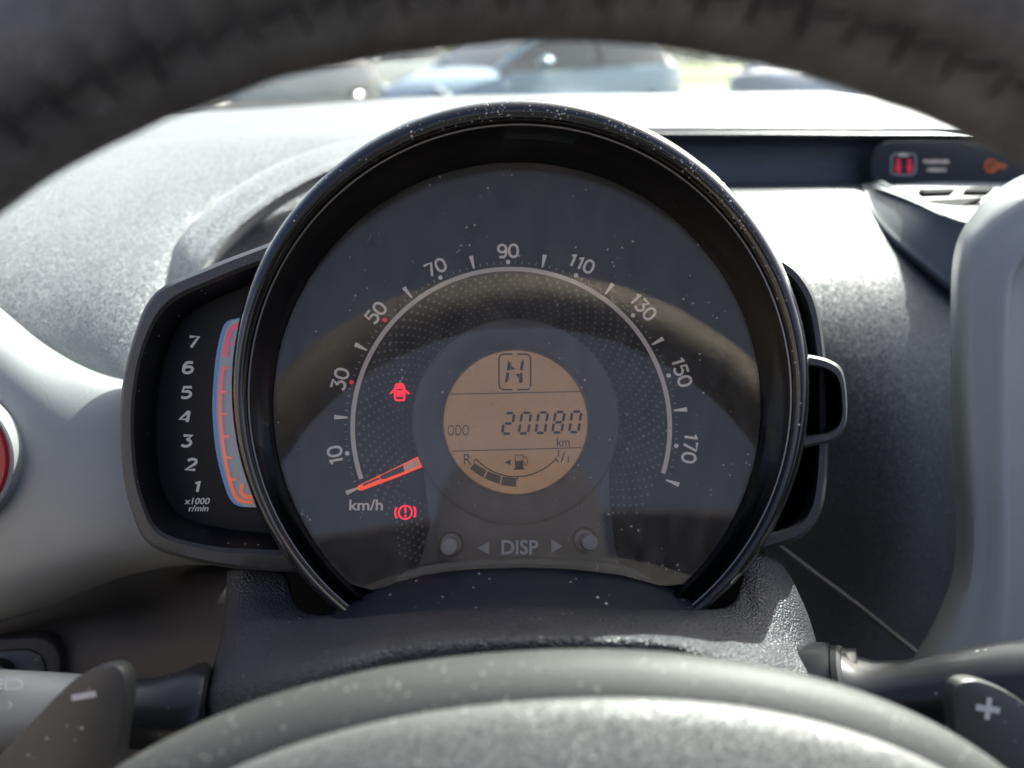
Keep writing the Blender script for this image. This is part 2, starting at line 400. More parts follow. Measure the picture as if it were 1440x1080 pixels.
# ================================================================== the instrument cluster
GF = Frame(P(727, 571, .300), camdir(.0008, .0043, .032), MC.to_3x3() @ Vector((0, 1, 0)))
S = .300 / FPX                    # metres per photograph pixel on the dial face
g = thing('instrument_cluster', 'round black-rimmed speedometer with amber display and tachometer pod behind the steering wheel', 'instrument cluster', GF(0, -.09, 0))
CX, CY = GF.pix(720, 595, 0)
def fp(px, py, z=0): return GF.pix(px, py, z)

# bezel: inner wall, edge line, glossy rounded ring
GAP = 145
def hoop(rings, n=200):           # a ring lofted through circles given as centre, radius and distance
    rows = []
    for i in range(n + 1):
        a = R(-GAP + 2 * GAP * i / n); row = []
        for (cx, cy_, r_, d) in rings:
            px, py = cx + r_ * math.sin(a), cy_ - r_ * math.cos(a)
            row.append(LF(*LF.pix(px, py, d), d) if abs(d) < .1 else P(px, py, d))
        rows.append(row)
    return grid(rows)
LF = Frame(P(727, 571, .2775), camdir(.0, .096, 1), MC.to_3x3() @ Vector((0, 1, 0)))   # plane of the clear lens
V, F = hoop([(727, 571, 343, -.030), (727, 571, 343, -.010), (727, 571, 343, 0), (728, 567.5, 352, .0035), (729.5, 562, 367, .2715), (731, 557.5, 378.5, .2688), (731, 557, 380, .2682)])
obj('bezel_inner_wall', V, F, M['wall'], g)
V, F = hoop([(731, 557, 379.6, .2684), (731, 556.6, 380.4, .2674), (731, 556.4, 382.4, .2672), (731, 556, 383.6, .2682)])
obj('bezel_edge_line', V, F, M['trimline'], g)
BEZ = [(731, 556, 383, .2684), (731, 555, 385, .2664), (731, 553, 389, .2648), (731.5, 551.5, 394, .2640), (732, 550, 398, .2639), (732, 548, 402.5, .2646), (732, 547, 405.5, .2662), (732, 546.5, 407, .2690), (731.5, 546.5, 399, .278), (731, 546.5, 375, .297), (730, 546.5, 348, .322)]
V, F = hoop(BEZ, 220); obj('bezel', V, F, M['piano'], g, sharp=60)
# face disc with a flat foot
pts = []
for i in range(160):
    a = R(-138 + 276 * i / 159); pts.append((.1008 * math.sin(a), .1008 * math.cos(a)))
obj('dial_face', *prism(pts, GF, -.003, 0), M['face'], g, smooth=False)

# scale arc
def pol(v): return R(-1.2 + (v - 90) * 1.24)
def ring_pt(v, rpx): a = pol(v); return (CX + rpx * S * math.sin(a), CY + rpx * S * math.cos(a))
ap = [ring_pt(v, 222) for v in [2.0 + 176.5 * i / 120 for i in range(121)]]
obj('scale_arc', *band(ap, 6.2 * S, GF, .0003, .0003), M['arc'], g)
for v in range(0, 181, 20):
    p0, p1 = ring_pt(v, 229), ring_pt(v, 248)
    obj('tick_mark', *band([p0, p1], 0, GF, .0002, .0002, taper=[2.2 * S, 6.2 * S]), M['print'], g, smooth=False)
mn = []
for v2 in range(0, 181, 2):
    if v2 % 20 == 0: continue
    if v2 % 20 == 10: continue
    p0, p1 = ring_pt(v2, 230), ring_pt(v2, 233.5)
    mn.append(band([p0, p1], 1.5 * S, GF, .0002, .0001))
obj('minor_tick_marks', *merge(mn), M['minor'], g, smooth=False, kind='stuff')
for v in range(10, 171, 20):
    x, y = ring_pt(v, 232.5)
    obj('tick_dot', *disc(GF, x, y, 3.2 * S, .0002, 14, .0002), M['reddot'] if v in (30, 50) else M['print'], g, smooth=False, label='red dot beside the number' if v in (30, 50) else None)
for v, w_, h_ in ((10, 30, 22), (30, 31, 22), (50, 32, 22), (70, 33, 22), (90, 35, 22), (110, 42, 22), (130, 45, 22), (150, 45, 22), (170, 44, 22)):
    x, y = ring_pt(v, 249 if v < 100 else 252)
    obj('numeral', *digits(str(v), GF, x, y, 18.5 * S, 12.2 * S, .0002, 3.5 * S, rot=-math.degrees(pol(v))), M['print'], g, smooth=False, label='number %d on the speed scale' % v)
x, y = fp(515, 710)
obj('unit_lettering', *text('km/h', GF, x, y, 15 * S, .0002, wdt=46 * S, bold=.015), M['print'], g, smooth=False)
# swirl of printed dots between the arc and the display surround
dd = []
for k in range(64):
    th0 = R(-126 + 252 * k / 63)
    for j in range(14):
        rr = 213 - j * 6.6
        if rr < 128: break
        a = th0 + .0088 * j * (1 if th0 < 0 else 1) * 3.1 * (1 - j * .018)
        if abs(math.degrees(a)) > 127 and rr > 205: continue
        x = CX + rr * S * math.sin(a); y = CY + rr * S * math.cos(a)
        if abs(math.degrees(a)) > 150: continue
        r_ = (2.1 - .115 * j) * S * (1.0 if j % 1 == 0 else .8)
        if r_ < .6 * S: r_ = .6 * S
        dd.append(disc(GF, x, y, r_, .00012, 8))
for k in range(9):                # tail of dots running down beside the pedestal on the left
    for j in range(7):
        px = 560 + j * 6.5 + k * 1.2 - (7 - j) * 1.0; py = 690 + k * 11 + j * 3.5
        if px > 598: continue
        x, y = fp(px, py); dd.append(disc(GF, x, y, (1.9 - .12 * (6 - j) + .05 * k) * S, .00012, 8))
obj('printed_dot_swirl', *merge(dd), M['dots'], g, smooth=False, kind='stuff')

# pedestal below the display with DISP lettering
ped = [(725.5 + 141 * math.cos(R(a)), 591.5 + 141 * math.sin(R(a))) for a in range(20, 161, 7)] + [(592.5, 655), (602, 745)]; ped[-2:] = [(604, 740)]
ped += [(603, 741), (594, 780), (588, 796), (620, 791), (660, 788), (700, 786), (735, 785.5), (770, 786), (810, 788), (845, 791), (872, 796), (868, 780), (862, 740), (858, 690)]
V, F = prism([fp(*p, .0085) for p in ped], GF, .0, .0085, .0010)
pd = obj('button_pedestal', V, F, M['ring'], g)
lip = [(552, 818), (570, 805), (588, 797), (620, 791.5), (660, 788.5), (700, 786.5), (735, 786), (770, 786.5), (810, 788.5), (845, 791.5), (880, 797), (900, 804), (918, 816), (900, 819), (860, 809), (820, 803), (780, 799.5), (735, 798), (690, 799.5), (650, 803), (610, 809), (575, 818)]
obj('pedestal_lip', *prism([fp(*p, .0110) for p in lip], GF, 0, .0105, .0015), M['ring'], g)
x, y = fp(731, 769.5, .0085)
obj('lettering', *text('DISP', GF, x, y, 19 * S, .0083, wdt=49 * S, bold=.02, th=.0007), mat('embossed_lettering', (.55, .54, .53), .4, spec=.7), pd, smooth=False)
for pl in ([(671, 771), (688, 761.5), (688, 780.5)], [(791, 768), (775, 758), (775, 778)]):
    obj('arrow_mark', *prism([fp(*p, .0085) for p in pl], GF, .0083, .0091, .0003), M['print_dim'], pd, smooth=False)
# dial surround + display
LX, LY = fp(725.5, 591.5, .006)
V, F = sweep([(.0276, .0030), (.0278, .0046), (.0284, .0052), (.0300, .0060), (.0326, .0078), (.0348, .0090), (.0380, .0094), (.0387, .0090), (.0391, .0078), (.0391, 0)], GF, LX, LY, 0, 360, 120)
obj('display_surround', V, F, M['ring'], g, sharp=50)
V, F = sweep([(.0274, .0034), (.0276, .0050), (.0281, .0054), (.0283, .0050)], GF, LX, LY, 0, 360, 96)
obj('display_edge', V, F, mat('display_edge', (.16, .12, .09), .35), g)
LZ = .0036
scr = obj('display_screen', *disc(GF, LX, LY, .0278, LZ, 96), M['lcd'], g, smooth=False)
def lp(px, py): return GF.pix(px, py, LZ)
SL = S * .985
TH = .00008; Z1 = LZ + .00008
def lline(a, b, wd): return band([lp(*a), lp(*b)], wd * SL, GF, Z1, TH)
obj('dividing_line', *lline((629, 554.5), (822, 550.5), 1.2), M['seg'], scr, smooth=False)
obj('dividing_line', *lline((637, 634.5), (818, 629.5), 1.2), M['seg'], scr, smooth=False)
x, y = lp(644.5, 605); obj('lettering', *text('ODO', GF, x, y, 15 * SL, Z1, wdt=30 * SL, bold=-.008, th=TH), M['seg'], scr, smooth=False)
x, y = lp(792, 621.5); obj('lettering', *text('km', GF, x, y, 12.5 * SL, Z1, wdt=18 * SL, bold=.0, th=TH), M['seg'], scr, smooth=False)
x, y = lp(657.5, 646); obj('lettering', *text('R', GF, x, y, 15 * SL, Z1, wdt=10 * SL, bold=-.005, th=TH), M['seg'], scr, smooth=False)
for ch, px, py, hh in (('1', 785.5, 637.5, 9), ('/', 791.5, 643, 15), ('1', 799, 645.5, 9)):
    x, y = lp(px, py); obj('lettering', *text(ch, GF, x, y, hh * SL, Z1, rot=0, bold=.004, th=TH), M['seg'], scr, smooth=False)
# seven segment digits
def seg_poly(a, b, wd, sh):       # hexagonal segment between two points of the slanted cell
    (x0, y0), (x1, y1) = a, b; t = Vector((x1 - x0, y1 - y0)).normalized(); nn = Vector((-t.y, t.x)) * wd / 2; gp = wd * .28
    p0 = Vector(a) + t * gp; p1 = Vector(b) - t * gp
    q = [p0, p0 + t * wd / 2 + nn, p1 - t * wd / 2 + nn, p1, p1 - t * wd / 2 - nn, p0 + t * wd / 2 - nn]
    return [(v.x + v.y * sh, v.y) for v in q]
SEGS = {'a': ((0, 2), (1, 2)), 'b': ((1, 2), (1, 1)), 'c': ((1, 1), (1, 0)), 'd': ((0, 0), (1, 0)), 'e': ((0, 1), (0, 0)), 'f': ((0, 2), (0, 1)), 'g': ((0, 1), (1, 1))}
DIG = {'2': 'abged', '0': 'abcdef', '8': 'abcdefg'}
for i, ch in enumerate('20080'):
    cx, cyy = lp(711.5 + i * 23.6, 610 - i * .55); parts = []
    for s_ in DIG[ch]:
        a, b = SEGS[s_]; k = 14.5 * SL; wv = 12.8 * SL
        pp = seg_poly((a[0] * wv, a[1] * k), (b[0] * wv, b[1] * k), 3.7 * SL, .16)
        parts.append(prism([(cx + q[0] - 5.5 * SL, cyy + q[1]) for q in pp], GF, Z1, Z1 + TH))
    obj('digit', *merge(parts), M['seg'], scr, smooth=False, label='figure %s of the odometer reading' % ch)
# gear letter N in its broken square
cx, cyy = lp(724, 523); parts = []
def sq(side):
    w_, h_, r_ = 22.5 * SL, 25.5 * SL, 7 * SL; o = []
    sx = -1 if side == 'l' else 1
    o.append((sx * 3.4 * SL, h_)); o.append((sx * (w_ - r_), h_))
    for k in range(1, 7): a = R(90 * k / 6); o.append((sx * (w_ - r_ + r_ * math.sin(a)), h_ - r_ + r_ * math.cos(a)))
    for k in range(0, 7): a = R(90 * k / 6); o.append((sx * (w_ - r_ + r_ * math.cos(a)), -h_ + r_ - r_ * math.sin(a)))
    o.append((sx * 3.4 * SL, -h_)); return [(cx + a, cyy + b) for a, b in o]
for sd_ in 'lr': parts.append(band(sq(sd_), 2.0 * SL, GF, Z1, TH))
obj('gear_frame', *merge(parts), M['seg'], scr, smooth=False)
N = [[(-9.5, 16.5), (-5, 12), (-7, 2), (-11.5, 1.5)], [(-11.8, -.5), (-7.5, -2), (-9.5, -13), (-14.5, -17.5)],
     [(-5.5, 9), (1.2, 3.6), (-5.5, 3)], [(7, -2.8), (1, -3.2), (6, -9.5)],
     [(12.5, 18.5), (13, 14), (11, 2), (7, 2.5), (9, 14)], [(10.5, .5), (11, -14), (7, -17), (5.5, -14), (7.5, -2)]]
parts = [prism([(cx + a * SL * 1.0, cyy + b * SL) for a, b in q], GF, Z1, Z1 + TH) for q in N]
obj('gear_letter', *merge(parts), M['seg'], scr, smooth=False)
# fuel gauge
pts = [lp(*p) for p in ((670, 646), (676, 652), (684, 658), (694, 663.5), (705, 667.5), (716, 670), (727, 670.5), (738, 669.5), (750, 666.5), (762, 661), (773, 653.5), (782, 645.5))]
obj('fuel_arc', *merge([band(pts, 1.7 * SL, GF, Z1, TH), lline((670, 645), (666, 650), 1.7), lline((781, 644), (785, 650), 1.7), lline((727.5, 669), (727.5, 675), 1.7)]), M['seg'], scr, smooth=False)
for q in ([(667, 651), (684, 661.5), (679.5, 672), (661, 659.5)], [(686, 662.5), (704.5, 669.5), (702.5, 681), (681.5, 673)], [(706.5, 670), (726, 672.5), (726, 685), (704.5, 682)]):
    obj('fuel_block', *prism([lp(*p) for p in q], GF, Z1, Z1 + TH), M['block'], scr, smooth=False)
pp = [prism([lp(*p) for p in q], GF, Z1, Z1 + TH) for q in ([(724, 648), (736, 647.5), (736, 659), (724, 659)], [(722.5, 659), (737.5, 658.7), (737.5, 660.5), (722.5, 660.7)])]
pp += [band([lp(*p) for p in ((724.5, 648), (724.5, 640), (735.5, 640), (735.5, 648))], 1.4 * SL, GF, Z1, TH), band([lp(*p) for p in ((736, 641), (740, 644), (742, 648), (740.5, 655), (738.5, 654), (737.5, 650))], 1.2 * SL, GF, Z1, TH)]
obj('fuel_pump_symbol', *merge(pp), M['seg'], scr, smooth=False)
obj('fuel_side_arrow', *prism([lp(*p) for p in ((709, 650.5), (718, 646.5), (718, 654))], GF, Z1, Z1 + TH), M['seg'], scr, smooth=False)

# needle
def np_(px, py): return GF.pix(px, py, .0042)
nd = obj('needle', *prism([np_(*p) for p in ((590.5, 640.5), (595.5, 656), (560, 670.5), (508, 690), (503, 689), (502, 684.5), (505, 682), (550, 660.5))], GF, .0032, .0044, .0004), M['needle'], g)
obj('needle_window', *prism([np_(*p) for p in ((587.5, 645), (591, 655), (570, 663), (568, 653.5))], GF, .0040, .0047), M['needle_core'], nd, smooth=False)
obj('needle_shaft', *prism([np_(*p) for p in ((567, 654), (569, 663), (540, 674), (534, 673), (536, 668.5))], GF, .0040, .00465), M['needle_dark'], nd, smooth=False)
obj('needle_shaft', *prism([np_(*p) for p in ((532, 671.5), (534, 674), (511, 683.5), (510, 681))], GF, .0040, .00465), M['needle_dark'], nd, smooth=False)
# warning lamps
def wp(px, py): return GF.pix(px, py, .0004)
car = [prism([wp(*p) for p in q], GF, .0003, .0006) for q in (
    [(555, 542), (557, 539), (567, 539), (569, 542), (570, 547), (554.5, 547)],
    [(554, 547), (557, 547), (557, 563), (555, 563), (554, 560)], [(567, 547), (570, 547), (570, 560), (569, 563), (567, 563)],
    [(557.5, 549), (566.5, 549), (566, 558), (558, 558)], [(555, 561.5), (569, 561.5), (567.5, 564), (556.5, 564)])]
car += [band([wp(555, 548), wp(548.5, 554)], 2.4 * S, GF, .0003, .0003), band([wp(569, 548), wp(575.5, 554)], 2.4 * S, GF, .0003, .0003)]
obj('open_door_lamp', *merge(car), M['warn'], g, smooth=False, label='lit red symbol of a car with its doors open')
bx, by = wp(570, 720.5)
ci = [(bx + 9 * S * math.sin(R(a)), by + 9 * S * math.cos(R(a))) for a in range(0, 361, 12)]
bl = [(bx + 13.8 * S * math.sin(R(a)), by + 13.8 * S * math.cos(R(a))) for a in range(-125, -54, 8)]
br = [(bx + 13.8 * S * math.sin(R(a)), by + 13.8 * S * math.cos(R(a))) for a in range(55, 126, 8)]
obj('brake_lamp', *merge([band(ci, 2.3 * S, GF, .0003, .0003), band(bl, 2.6 * S, GF, .0003, .0003), band(br, 2.6 * S, GF, .0003, .0003),
    prism([wp(*p) for p in ((568.6, 713.5), (571.6, 713.5), (571, 722), (569.2, 722))], GF, .0003, .0006), disc(GF, *wp(570.1, 725.5), 1.5 * S, .0003, 12, .0003)]), M['warn'], g, smooth=False, label='lit red brake symbol with an exclamation mark')
# trip buttons: collar, shaft, cap
for bxp, byp in ((634.5, 765), (822, 759)):
    x, y = GF.pix(bxp, byp, .0085)
    b = obj('trip_button', *sweep([(.0036, .008), (.0036, .0094), (.0030, .0096), (.0024, .0096), (.0024, .0200), (.0029, .0204), (.0029, .0240), (.0026, .0250), (.0020, .0252), (.00001, .0250)], GF, x, y, 0, 360, 36), M['button'], g)
    obj('button_hole', *sweep([(.0040, .0086), (.0047, .0087), (.0047, .0082)], GF, x, y, 0, 360, 32), M['black'], b)
# apron closing the lower part of the bowl
def fq(px, py, z): q = GF.pix(px, py, z); return GF(q[0], q[1], z)
A0 = [(445, 872), (500, 842), (600, 807), (735, 797), (870, 807), (960, 834), (1006, 866)]
rowsA = [[fq(a, b, .001) for a, b in A0], [fq(a, b + 1, .019) for a, b in A0],
         [fq(a, b + dy, z_) for (a, b), dy, z_ in zip(A0, (4, 9, 14, 16, 14, 9, 4), (.024,) * 7)],
         [fq(440, 886, .031), fq(500, 866, .031), fq(600, 855, .031), fq(735, 849, .031), fq(870, 853, .031), fq(965, 862, .031), fq(1015, 882, .031)],
         [fq(430, 900, .037), fq(500, 885, .037), fq(600, 878, .037), fq(735, 872, .037), fq(870, 872, .037), fq(965, 880, .037), fq(1025, 895, .037)]]
rr = [cr(r, 5) for r in rowsA]; V, F = grid(rr)
o = obj('lower_shroud', V, F, M['shroud'], g); s_ = o.modifiers.new('thickness', 'SOLIDIFY'); s_.thickness = .0015; s_.offset = -1
# lens: clear acrylic sheet with thickness
pts = []
for i in range(140):
    a = R(-137 + 274 * i / 139); pts.append(LF.pix(727 + 342.5 * math.sin(a), 571 - 342.5 * math.cos(a)))
pts += [LF.pix(*p) for p in ((930, 824), (870, 808), (800, 800), (735, 798), (670, 800), (600, 808), (525, 830))]
obj('lens', *prism(pts, LF, -.0016, 0), M['lens'], g, smooth=False)

# ---- tachometer pod at the left
def clampax(v, rmin=.1000):       # keep a point outside the round bezel tube
    q = v - GF.o; x, y, z = q.dot(GF.x), q.dot(GF.y), q.dot(GF.z); r = math.hypot(x, y)
    if r < rmin: x *= rmin / r; y *= rmin / r
    return GF(x, y, z)
def podloop(pts, d, k=5): return [clampax(p) for p in cr([P(a, b, d) for a, b in pts], k)]
pin = [(415, 362), (370, 371), (305, 396), (240, 428), (206, 482), (190, 560), (190, 640), (201, 700), (228, 748), (300, 768), (360, 772), (410, 774)]
pout = [(430, 322), (370, 345), (290, 376), (218, 412), (186, 480), (170, 560), (171, 645), (184, 715), (213, 768), (290, 793), (360, 802), (440, 806)]
def off(a, b, t): return [(p[0] + (q[0] - p[0]) * t, p[1] + (q[1] - p[1]) * t) for p, q in zip(a, b)]
pback = [(420, 330), (370, 352), (292, 382), (224, 418), (192, 482), (178, 560), (179, 643), (192, 710), (220, 760), (292, 785), (360, 793), (430, 797)]
rows = [podloop(pback, .345), podloop(pout, .300), podloop(pout, .2885), podloop(off(pout, pin, .2), .2858), podloop(off(pout, pin, .75), .2858), podloop(pin, .2880)]
V, F = grid(rows); pod = obj('tachometer_housing', V, F, M['pod'], g, sharp=50)
pmid = [(400, 392), (370, 396), (318, 414), (262, 446), (236, 492), (222, 560), (221, 640), (230, 690), (256, 726), (310, 742), (360, 748), (410, 752)]
pmid2 = [(405, 378), (370, 384), (312, 405), (252, 436), (222, 486), (206, 560), (205, 640), (215, 695), (240, 738), (304, 756), (360, 761), (410, 764)]
V, F = grid([podloop(pin, .2880), podloop(pmid2, .2935), podloop(pmid, .3035)]); obj('housing_inner_wall', V, F, M['podin'], pod)
TF = Frame(P(290, 590, .3035), camdir(0, 0, 1), MC.to_3x3() @ Vector((0, 1, 0)))
lo = podloop(pmid, .3035); V = lo + [P(392, 752, .3035), P(392, 392, .3035)]
V = [clampax(v, .0955) for v in V]
obj('tachometer_panel', V, [tuple(range(len(V)))], M['podpanel'], pod, smooth=False)
ST = .3035 / FPX
for ch, px, py, wv in (('7', 272, 481, 17), ('6', 265, 517, 18), ('5', 262.5, 552, 19), ('4', 260.5, 586, 20), ('3', 263, 620, 18), ('2', 269.5, 653, 19), ('1', 277, 684, 9)):
    x, y = TF.pix(px, py, .0002); obj('numeral', *digits(ch, TF, x, y, 15 * ST, 13.5 * ST, .0002, 3.8 * ST, shear=.22), M['tachnum'], pod, smooth=False, label='number %s on the tachometer' % ch)
x, y = TF.pix(277.5, 704.5); obj('lettering', *text('x1000', TF, x, y, 9 * ST, .0002, wdt=36 * ST, bold=.015, shear=.2), M['tachnum'], pod, smooth=False)
x, y = TF.pix(279.5, 714.5); obj('lettering', *text('r/min', TF, x, y, 8.5 * ST, .0002, wdt=28 * ST, bold=.015, shear=.2), M['tachnum'], pod, smooth=False)
Lz = root_loc(g).z
STRIP_Z = (P(0, 712, .3035).z - Lz, P(0, 450, .3035).z - Lz)
STRIP_Z = (P(330, 712, .3035).z - Lz, P(330, 450, .3035).z - Lz)
def tp(p, z=0): return TF.pix(p[0], p[1], z)
sl = cr([Vector((a, b, 0)) for a, b in ((352, 446), (336, 448), (319, 456), (309, 490), (304, 530), (302, 570), (304, 610), (309, 645), (318, 680), (327, 702), (338, 711), (354, 713))], 4)
sr = [Vector((372, p.y, 0)) for p in reversed(sl)]
stm = bpy.data.materials.new('strip_backlight'); stm = mat('strip_backlight', (.22, .26, .30), .4, emis=(.30, .36, .42), estr=.10)
halo = mat('strip_edge', (.10, .16, .32), .4, emis=(.14, .26, .52), estr=.12)
V, F = grid([[TF(*tp((p.x - 2.5, p.y)), .0006) for p in sl], [TF(*tp((p.x + 3, p.y)), .0006) for p in sl]])
st = obj('rev_strip', *grid([[clampax(TF(*tp((p.x, p.y)), .0004), .0955) for p in sl], [clampax(TF(*tp((max(p.x, 362), p.y)), .0004), .0955) for p in sl]]), stm, pod, smooth=False)
obj('strip_edge', V, F, halo, st, smooth=False)
sm = strip_mat('rev_line', .16)
def tb(pp, wd, z=.0012): return band([tp(p) for p in pp], wd * ST, TF, z, .0002)
up = [(p.x, p.y) for p in cr([Vector((a, b, 0)) for a, b in ((356, 456), (340, 457), (327, 463), (321, 480), (318, 502))], 5)]
lw = [(p.x, p.y) for p in cr([Vector((a, b, 0)) for a, b in ((315.5, 516), (312, 550), (312, 590), (316, 630), (323, 668), (331, 694), (340, 703), (356, 706))], 5)]
obj('rev_line', *merge([tb(up, 6.5), tb([(327, 484), (340, 484)], 3)]), sm, st, smooth=False, label='pink upper bar of the rev strip')
tk = [tb([(l, y), (l + 8, y + .5)], 3) for l, y in ((316, 517), (313, 551), (313, 582), (316, 613), (320, 643), (326, 673))]
obj('rev_line', *merge([tb(lw, 4.4), tb([(342, 680), (340, 690), (345, 697), (356, 699)], 5)] + tk), sm, st, smooth=False, label='orange lower line of the rev strip with its ticks')

patch('dark_gap_backing', [[(360, 770, .318), (560, 770, .318), (760, 770, .318), (920, 770, .318), (1075, 765, .318)], [(360, 850, .312), (560, 850, .312), (760, 850, .312), (920, 850, .312), (1075, 850, .312)], [(370, 920, .305), (560, 920, .305), (760, 920, .305), (920, 920, .305), (1070, 920, .305)]], M['black'], g, ku=3, kv=3)  # black sheet added to keep the gaps under the bezel dark
# ---- the empty housing and loop at the right
def rpod(name, inner, outer, d0, d1, dfl, parent, backpts=None):
    rows = [podloop(outer, d1 + .02), podloop(outer, d0 + .004), podloop(off(outer, inner, .25), d0), podloop(off(outer, inner, .8), d0), podloop(inner, d0 + .003)]
    o = obj(name, *grid(rows), M['pod'], parent, sharp=50)
    ctr = [(p[0] - (p[0] - 1060) * .12, p[1]) for p in inner]
    obj('housing_inner_wall', *grid([podloop(inner, d0 + .003), podloop(ctr, d1), [clampax(P(1085, p[1], d1), .0955) for p in [(v[0], v[1]) for v in [(0, a[1]) for a in [(q, ctr[min(len(ctr) - 1, int(q / 5))][1]) for q in range(5 * (len(ctr) - 1) + 1)]]]]]), M['podin'], o)
    return o
rin = [(1060, 372), (1100, 384), (1120, 402), (1135, 432), (1145, 480), (1150, 540), (1150, 620), (1146, 680), (1138, 715), (1118, 738), (1075, 752), (1050, 758)]
rout = [(1060, 345), (1104, 366), (1130, 390), (1148, 425), (1158, 480), (1163, 540), (1164, 620), (1161, 685), (1152, 725), (1128, 755), (1078, 773), (1045, 780)]
rpod('right_housing', rin, rout, .298, .335, 0, g)
lin = [(1100, 514), (1140, 516), (1163, 521), (1178, 535), (1183, 560), (1182, 590), (1168, 606), (1140, 612), (1100, 618)]
lout = [(1100, 494), (1140, 499), (1166, 506), (1184, 520), (1190.5, 555), (1189.5, 596), (1174, 619), (1140, 628), (1100, 640)]
rpod('side_loop_housing', lin, lout, .282, .322, 0, g)

# dust flecks lying on the bezel (loose specks nobody could count)
fl = []
def fleck(p, nrm, s):
    t = nrm.orthogonal().normalized(); b_ = nrm.cross(t); a0 = random.random() * 6.28; e = random.uniform(.35, 1)
    n_ = random.choice((4, 5, 6)); V = []
    for i in range(n_):
        a = a0 + 2 * math.pi * i / n_; rr_ = s * random.uniform(.7, 1.2)
        V.append(p + nrm * .00012 + t * math.cos(a) * rr_ + b_ * math.sin(a) * rr_ * e)
    return V, [tuple(range(n_))]
def on_bezel(ad, t):
    t = 1 + t * 5; i = int(t); u = t - i; A, B = BEZ[i], BEZ[i + 1]; a = R(ad)
    def q(c, aa): return P(c[0] + c[2] * math.sin(aa), c[1] - c[2] * math.cos(aa), c[3])
    p0, p1 = q(A, a), q(B, a); nrm = (p1 - p0).cross(q(A, a + .01) - p0).normalized()
    if nrm.dot(GF.z) < 0: nrm = -nrm
    return p0.lerp(p1, u), nrm
for k in range(300):
    ad = random.choice((random.gauss(14, 20), random.gauss(40, 14), random.gauss(-8, 12), random.uniform(-60, 100)))
    if random.random() < .3: ad = random.choice((8, -6, 22, 38, 47, 54)) + random.gauss(0, 1.2)
    p, n_ = on_bezel(ad, random.uniform(.08, .95)); fl.append(fleck(p, n_, random.choice((.00012, .00018, .00026, .00042))))
obj('bezel_dust', *merge(fl), mat('bright_flecks', (.70, .66, .60), .8), g, smooth=False, kind='stuff')
fl = []
for k in range(220):
    a = random.uniform(0, 6.28); r_ = .092 * math.sqrt(random.random())
    x, y = r_ * math.cos(a), r_ * math.sin(a)
    if y < -.060 or r_ > .083: continue
    fl.append(fleck(LF(x, y, .0001), LF.z, random.choice((.00008, .0001, .00013, .0002))))
def fibre(fr, pts, z, w_=.00013): return band(pts, w_, fr, z, .00005)
for (a, b, l, an) in ((-.055, .060, .004, 40), (.03, .02, .003, 10), (-.02, .045, .003, 100), (.028, -.058, .004, 70), (.06, .01, .003, 150), (.018, -.048, .002, 60), (-.035, -.05, .003, 20)):
    pp = [(a + l * t * math.cos(R(an + 30 * t)), b + l * t * math.sin(R(an + 30 * t))) for t in (0, .25, .5, .75, 1)]
    fl.append(fibre(LF, pp, .0001, .00009))
obj('lens_dust', *merge(fl), M['flecks'], g, smooth=False, kind='stuff')

# ================================================================== steering column cover
cc = thing('steering_column_cover', 'black grained plastic steering column cover below the speedometer', 'steering column cover', P(735, 1000, .24))
rows = [
    [(322, 804, .304), (342, 800, .298), (372, 802, .298), (400, 806, .297), (408, 840, .289), (430, 864, .275), (480, 868, .264), (600, 862, .258), (735, 856, .256), (870, 858, .258), (985, 860, .264), (1030, 852, .275), (1043, 822, .287), (1048, 788, .297), (1066, 780, .300), (1092, 790, .304), (1110, 812, .312)],
    [(319, 850, .294), (338, 844, .286), (366, 842, .283), (400, 856, .277), (425, 872, .268), (455, 882, .258), (500, 880, .250), (600, 873, .246), (735, 867, .245), (870, 868, .246), (965, 874, .250), (1020, 876, .260), (1050, 860, .272), (1072, 842, .279), (1098, 838, .286), (1120, 848, .296), (1134, 866, .306)],
    [(313, 900, .275), (331, 894, .264), (366, 896, .257), (400, 905, .250), (425, 910, .244), (465, 908, .239), (520, 900, .235), (610, 889, .233), (735, 883, .232), (860, 883, .233), (950, 889, .237), (1010, 900, .245), (1050, 900, .254), (1085, 896, .263), (1118, 900, .274), (1140, 912, .286), (1152, 925, .298)],
    [(296, 960, .255), (316, 950, .246), (350, 948, .236), (390, 942, .229), (430, 934, .224), (480, 923, .220), (540, 911, .221), (620, 901, .2205), (735, 895, .220), (850, 895, .2205), (930, 901, .221), (990, 912, .223), (1045, 926, .231), (1095, 938, .242), (1135, 950, .255), (1160, 962, .270), (1172, 972, .284)],
    [(290, 990, .250), (310, 985, .240), (345, 985, .229), (390, 975, .222), (430, 962, .2175), (480, 946, .2145), (540, 930, .217), (620, 917, .2165), (735, 909, .2165), (850, 908, .2165), (930, 914, .2175), (990, 926, .2175), (1045, 943, .226), (1095, 961, .237), (1135, 980, .251), (1165, 1000, .266), (1180, 1020, .280)],
    [(285, 1060, .252), (305, 1060, .242), (345, 1060, .232), (390, 1040, .225), (430, 1020, .221), (480, 1000, .218), (540, 985, .220), (620, 975, .219), (735, 968, .219), (850, 968, .219), (930, 975, .220), (990, 985, .220), (1045, 1000, .229), (1095, 1020, .240), (1135, 1040, .254), (1175, 1070, .268), (1190, 1090, .282)]]
patch('upper_shell', rows, M['cover'], cc, ku=5, kv=7, thick=.0015)
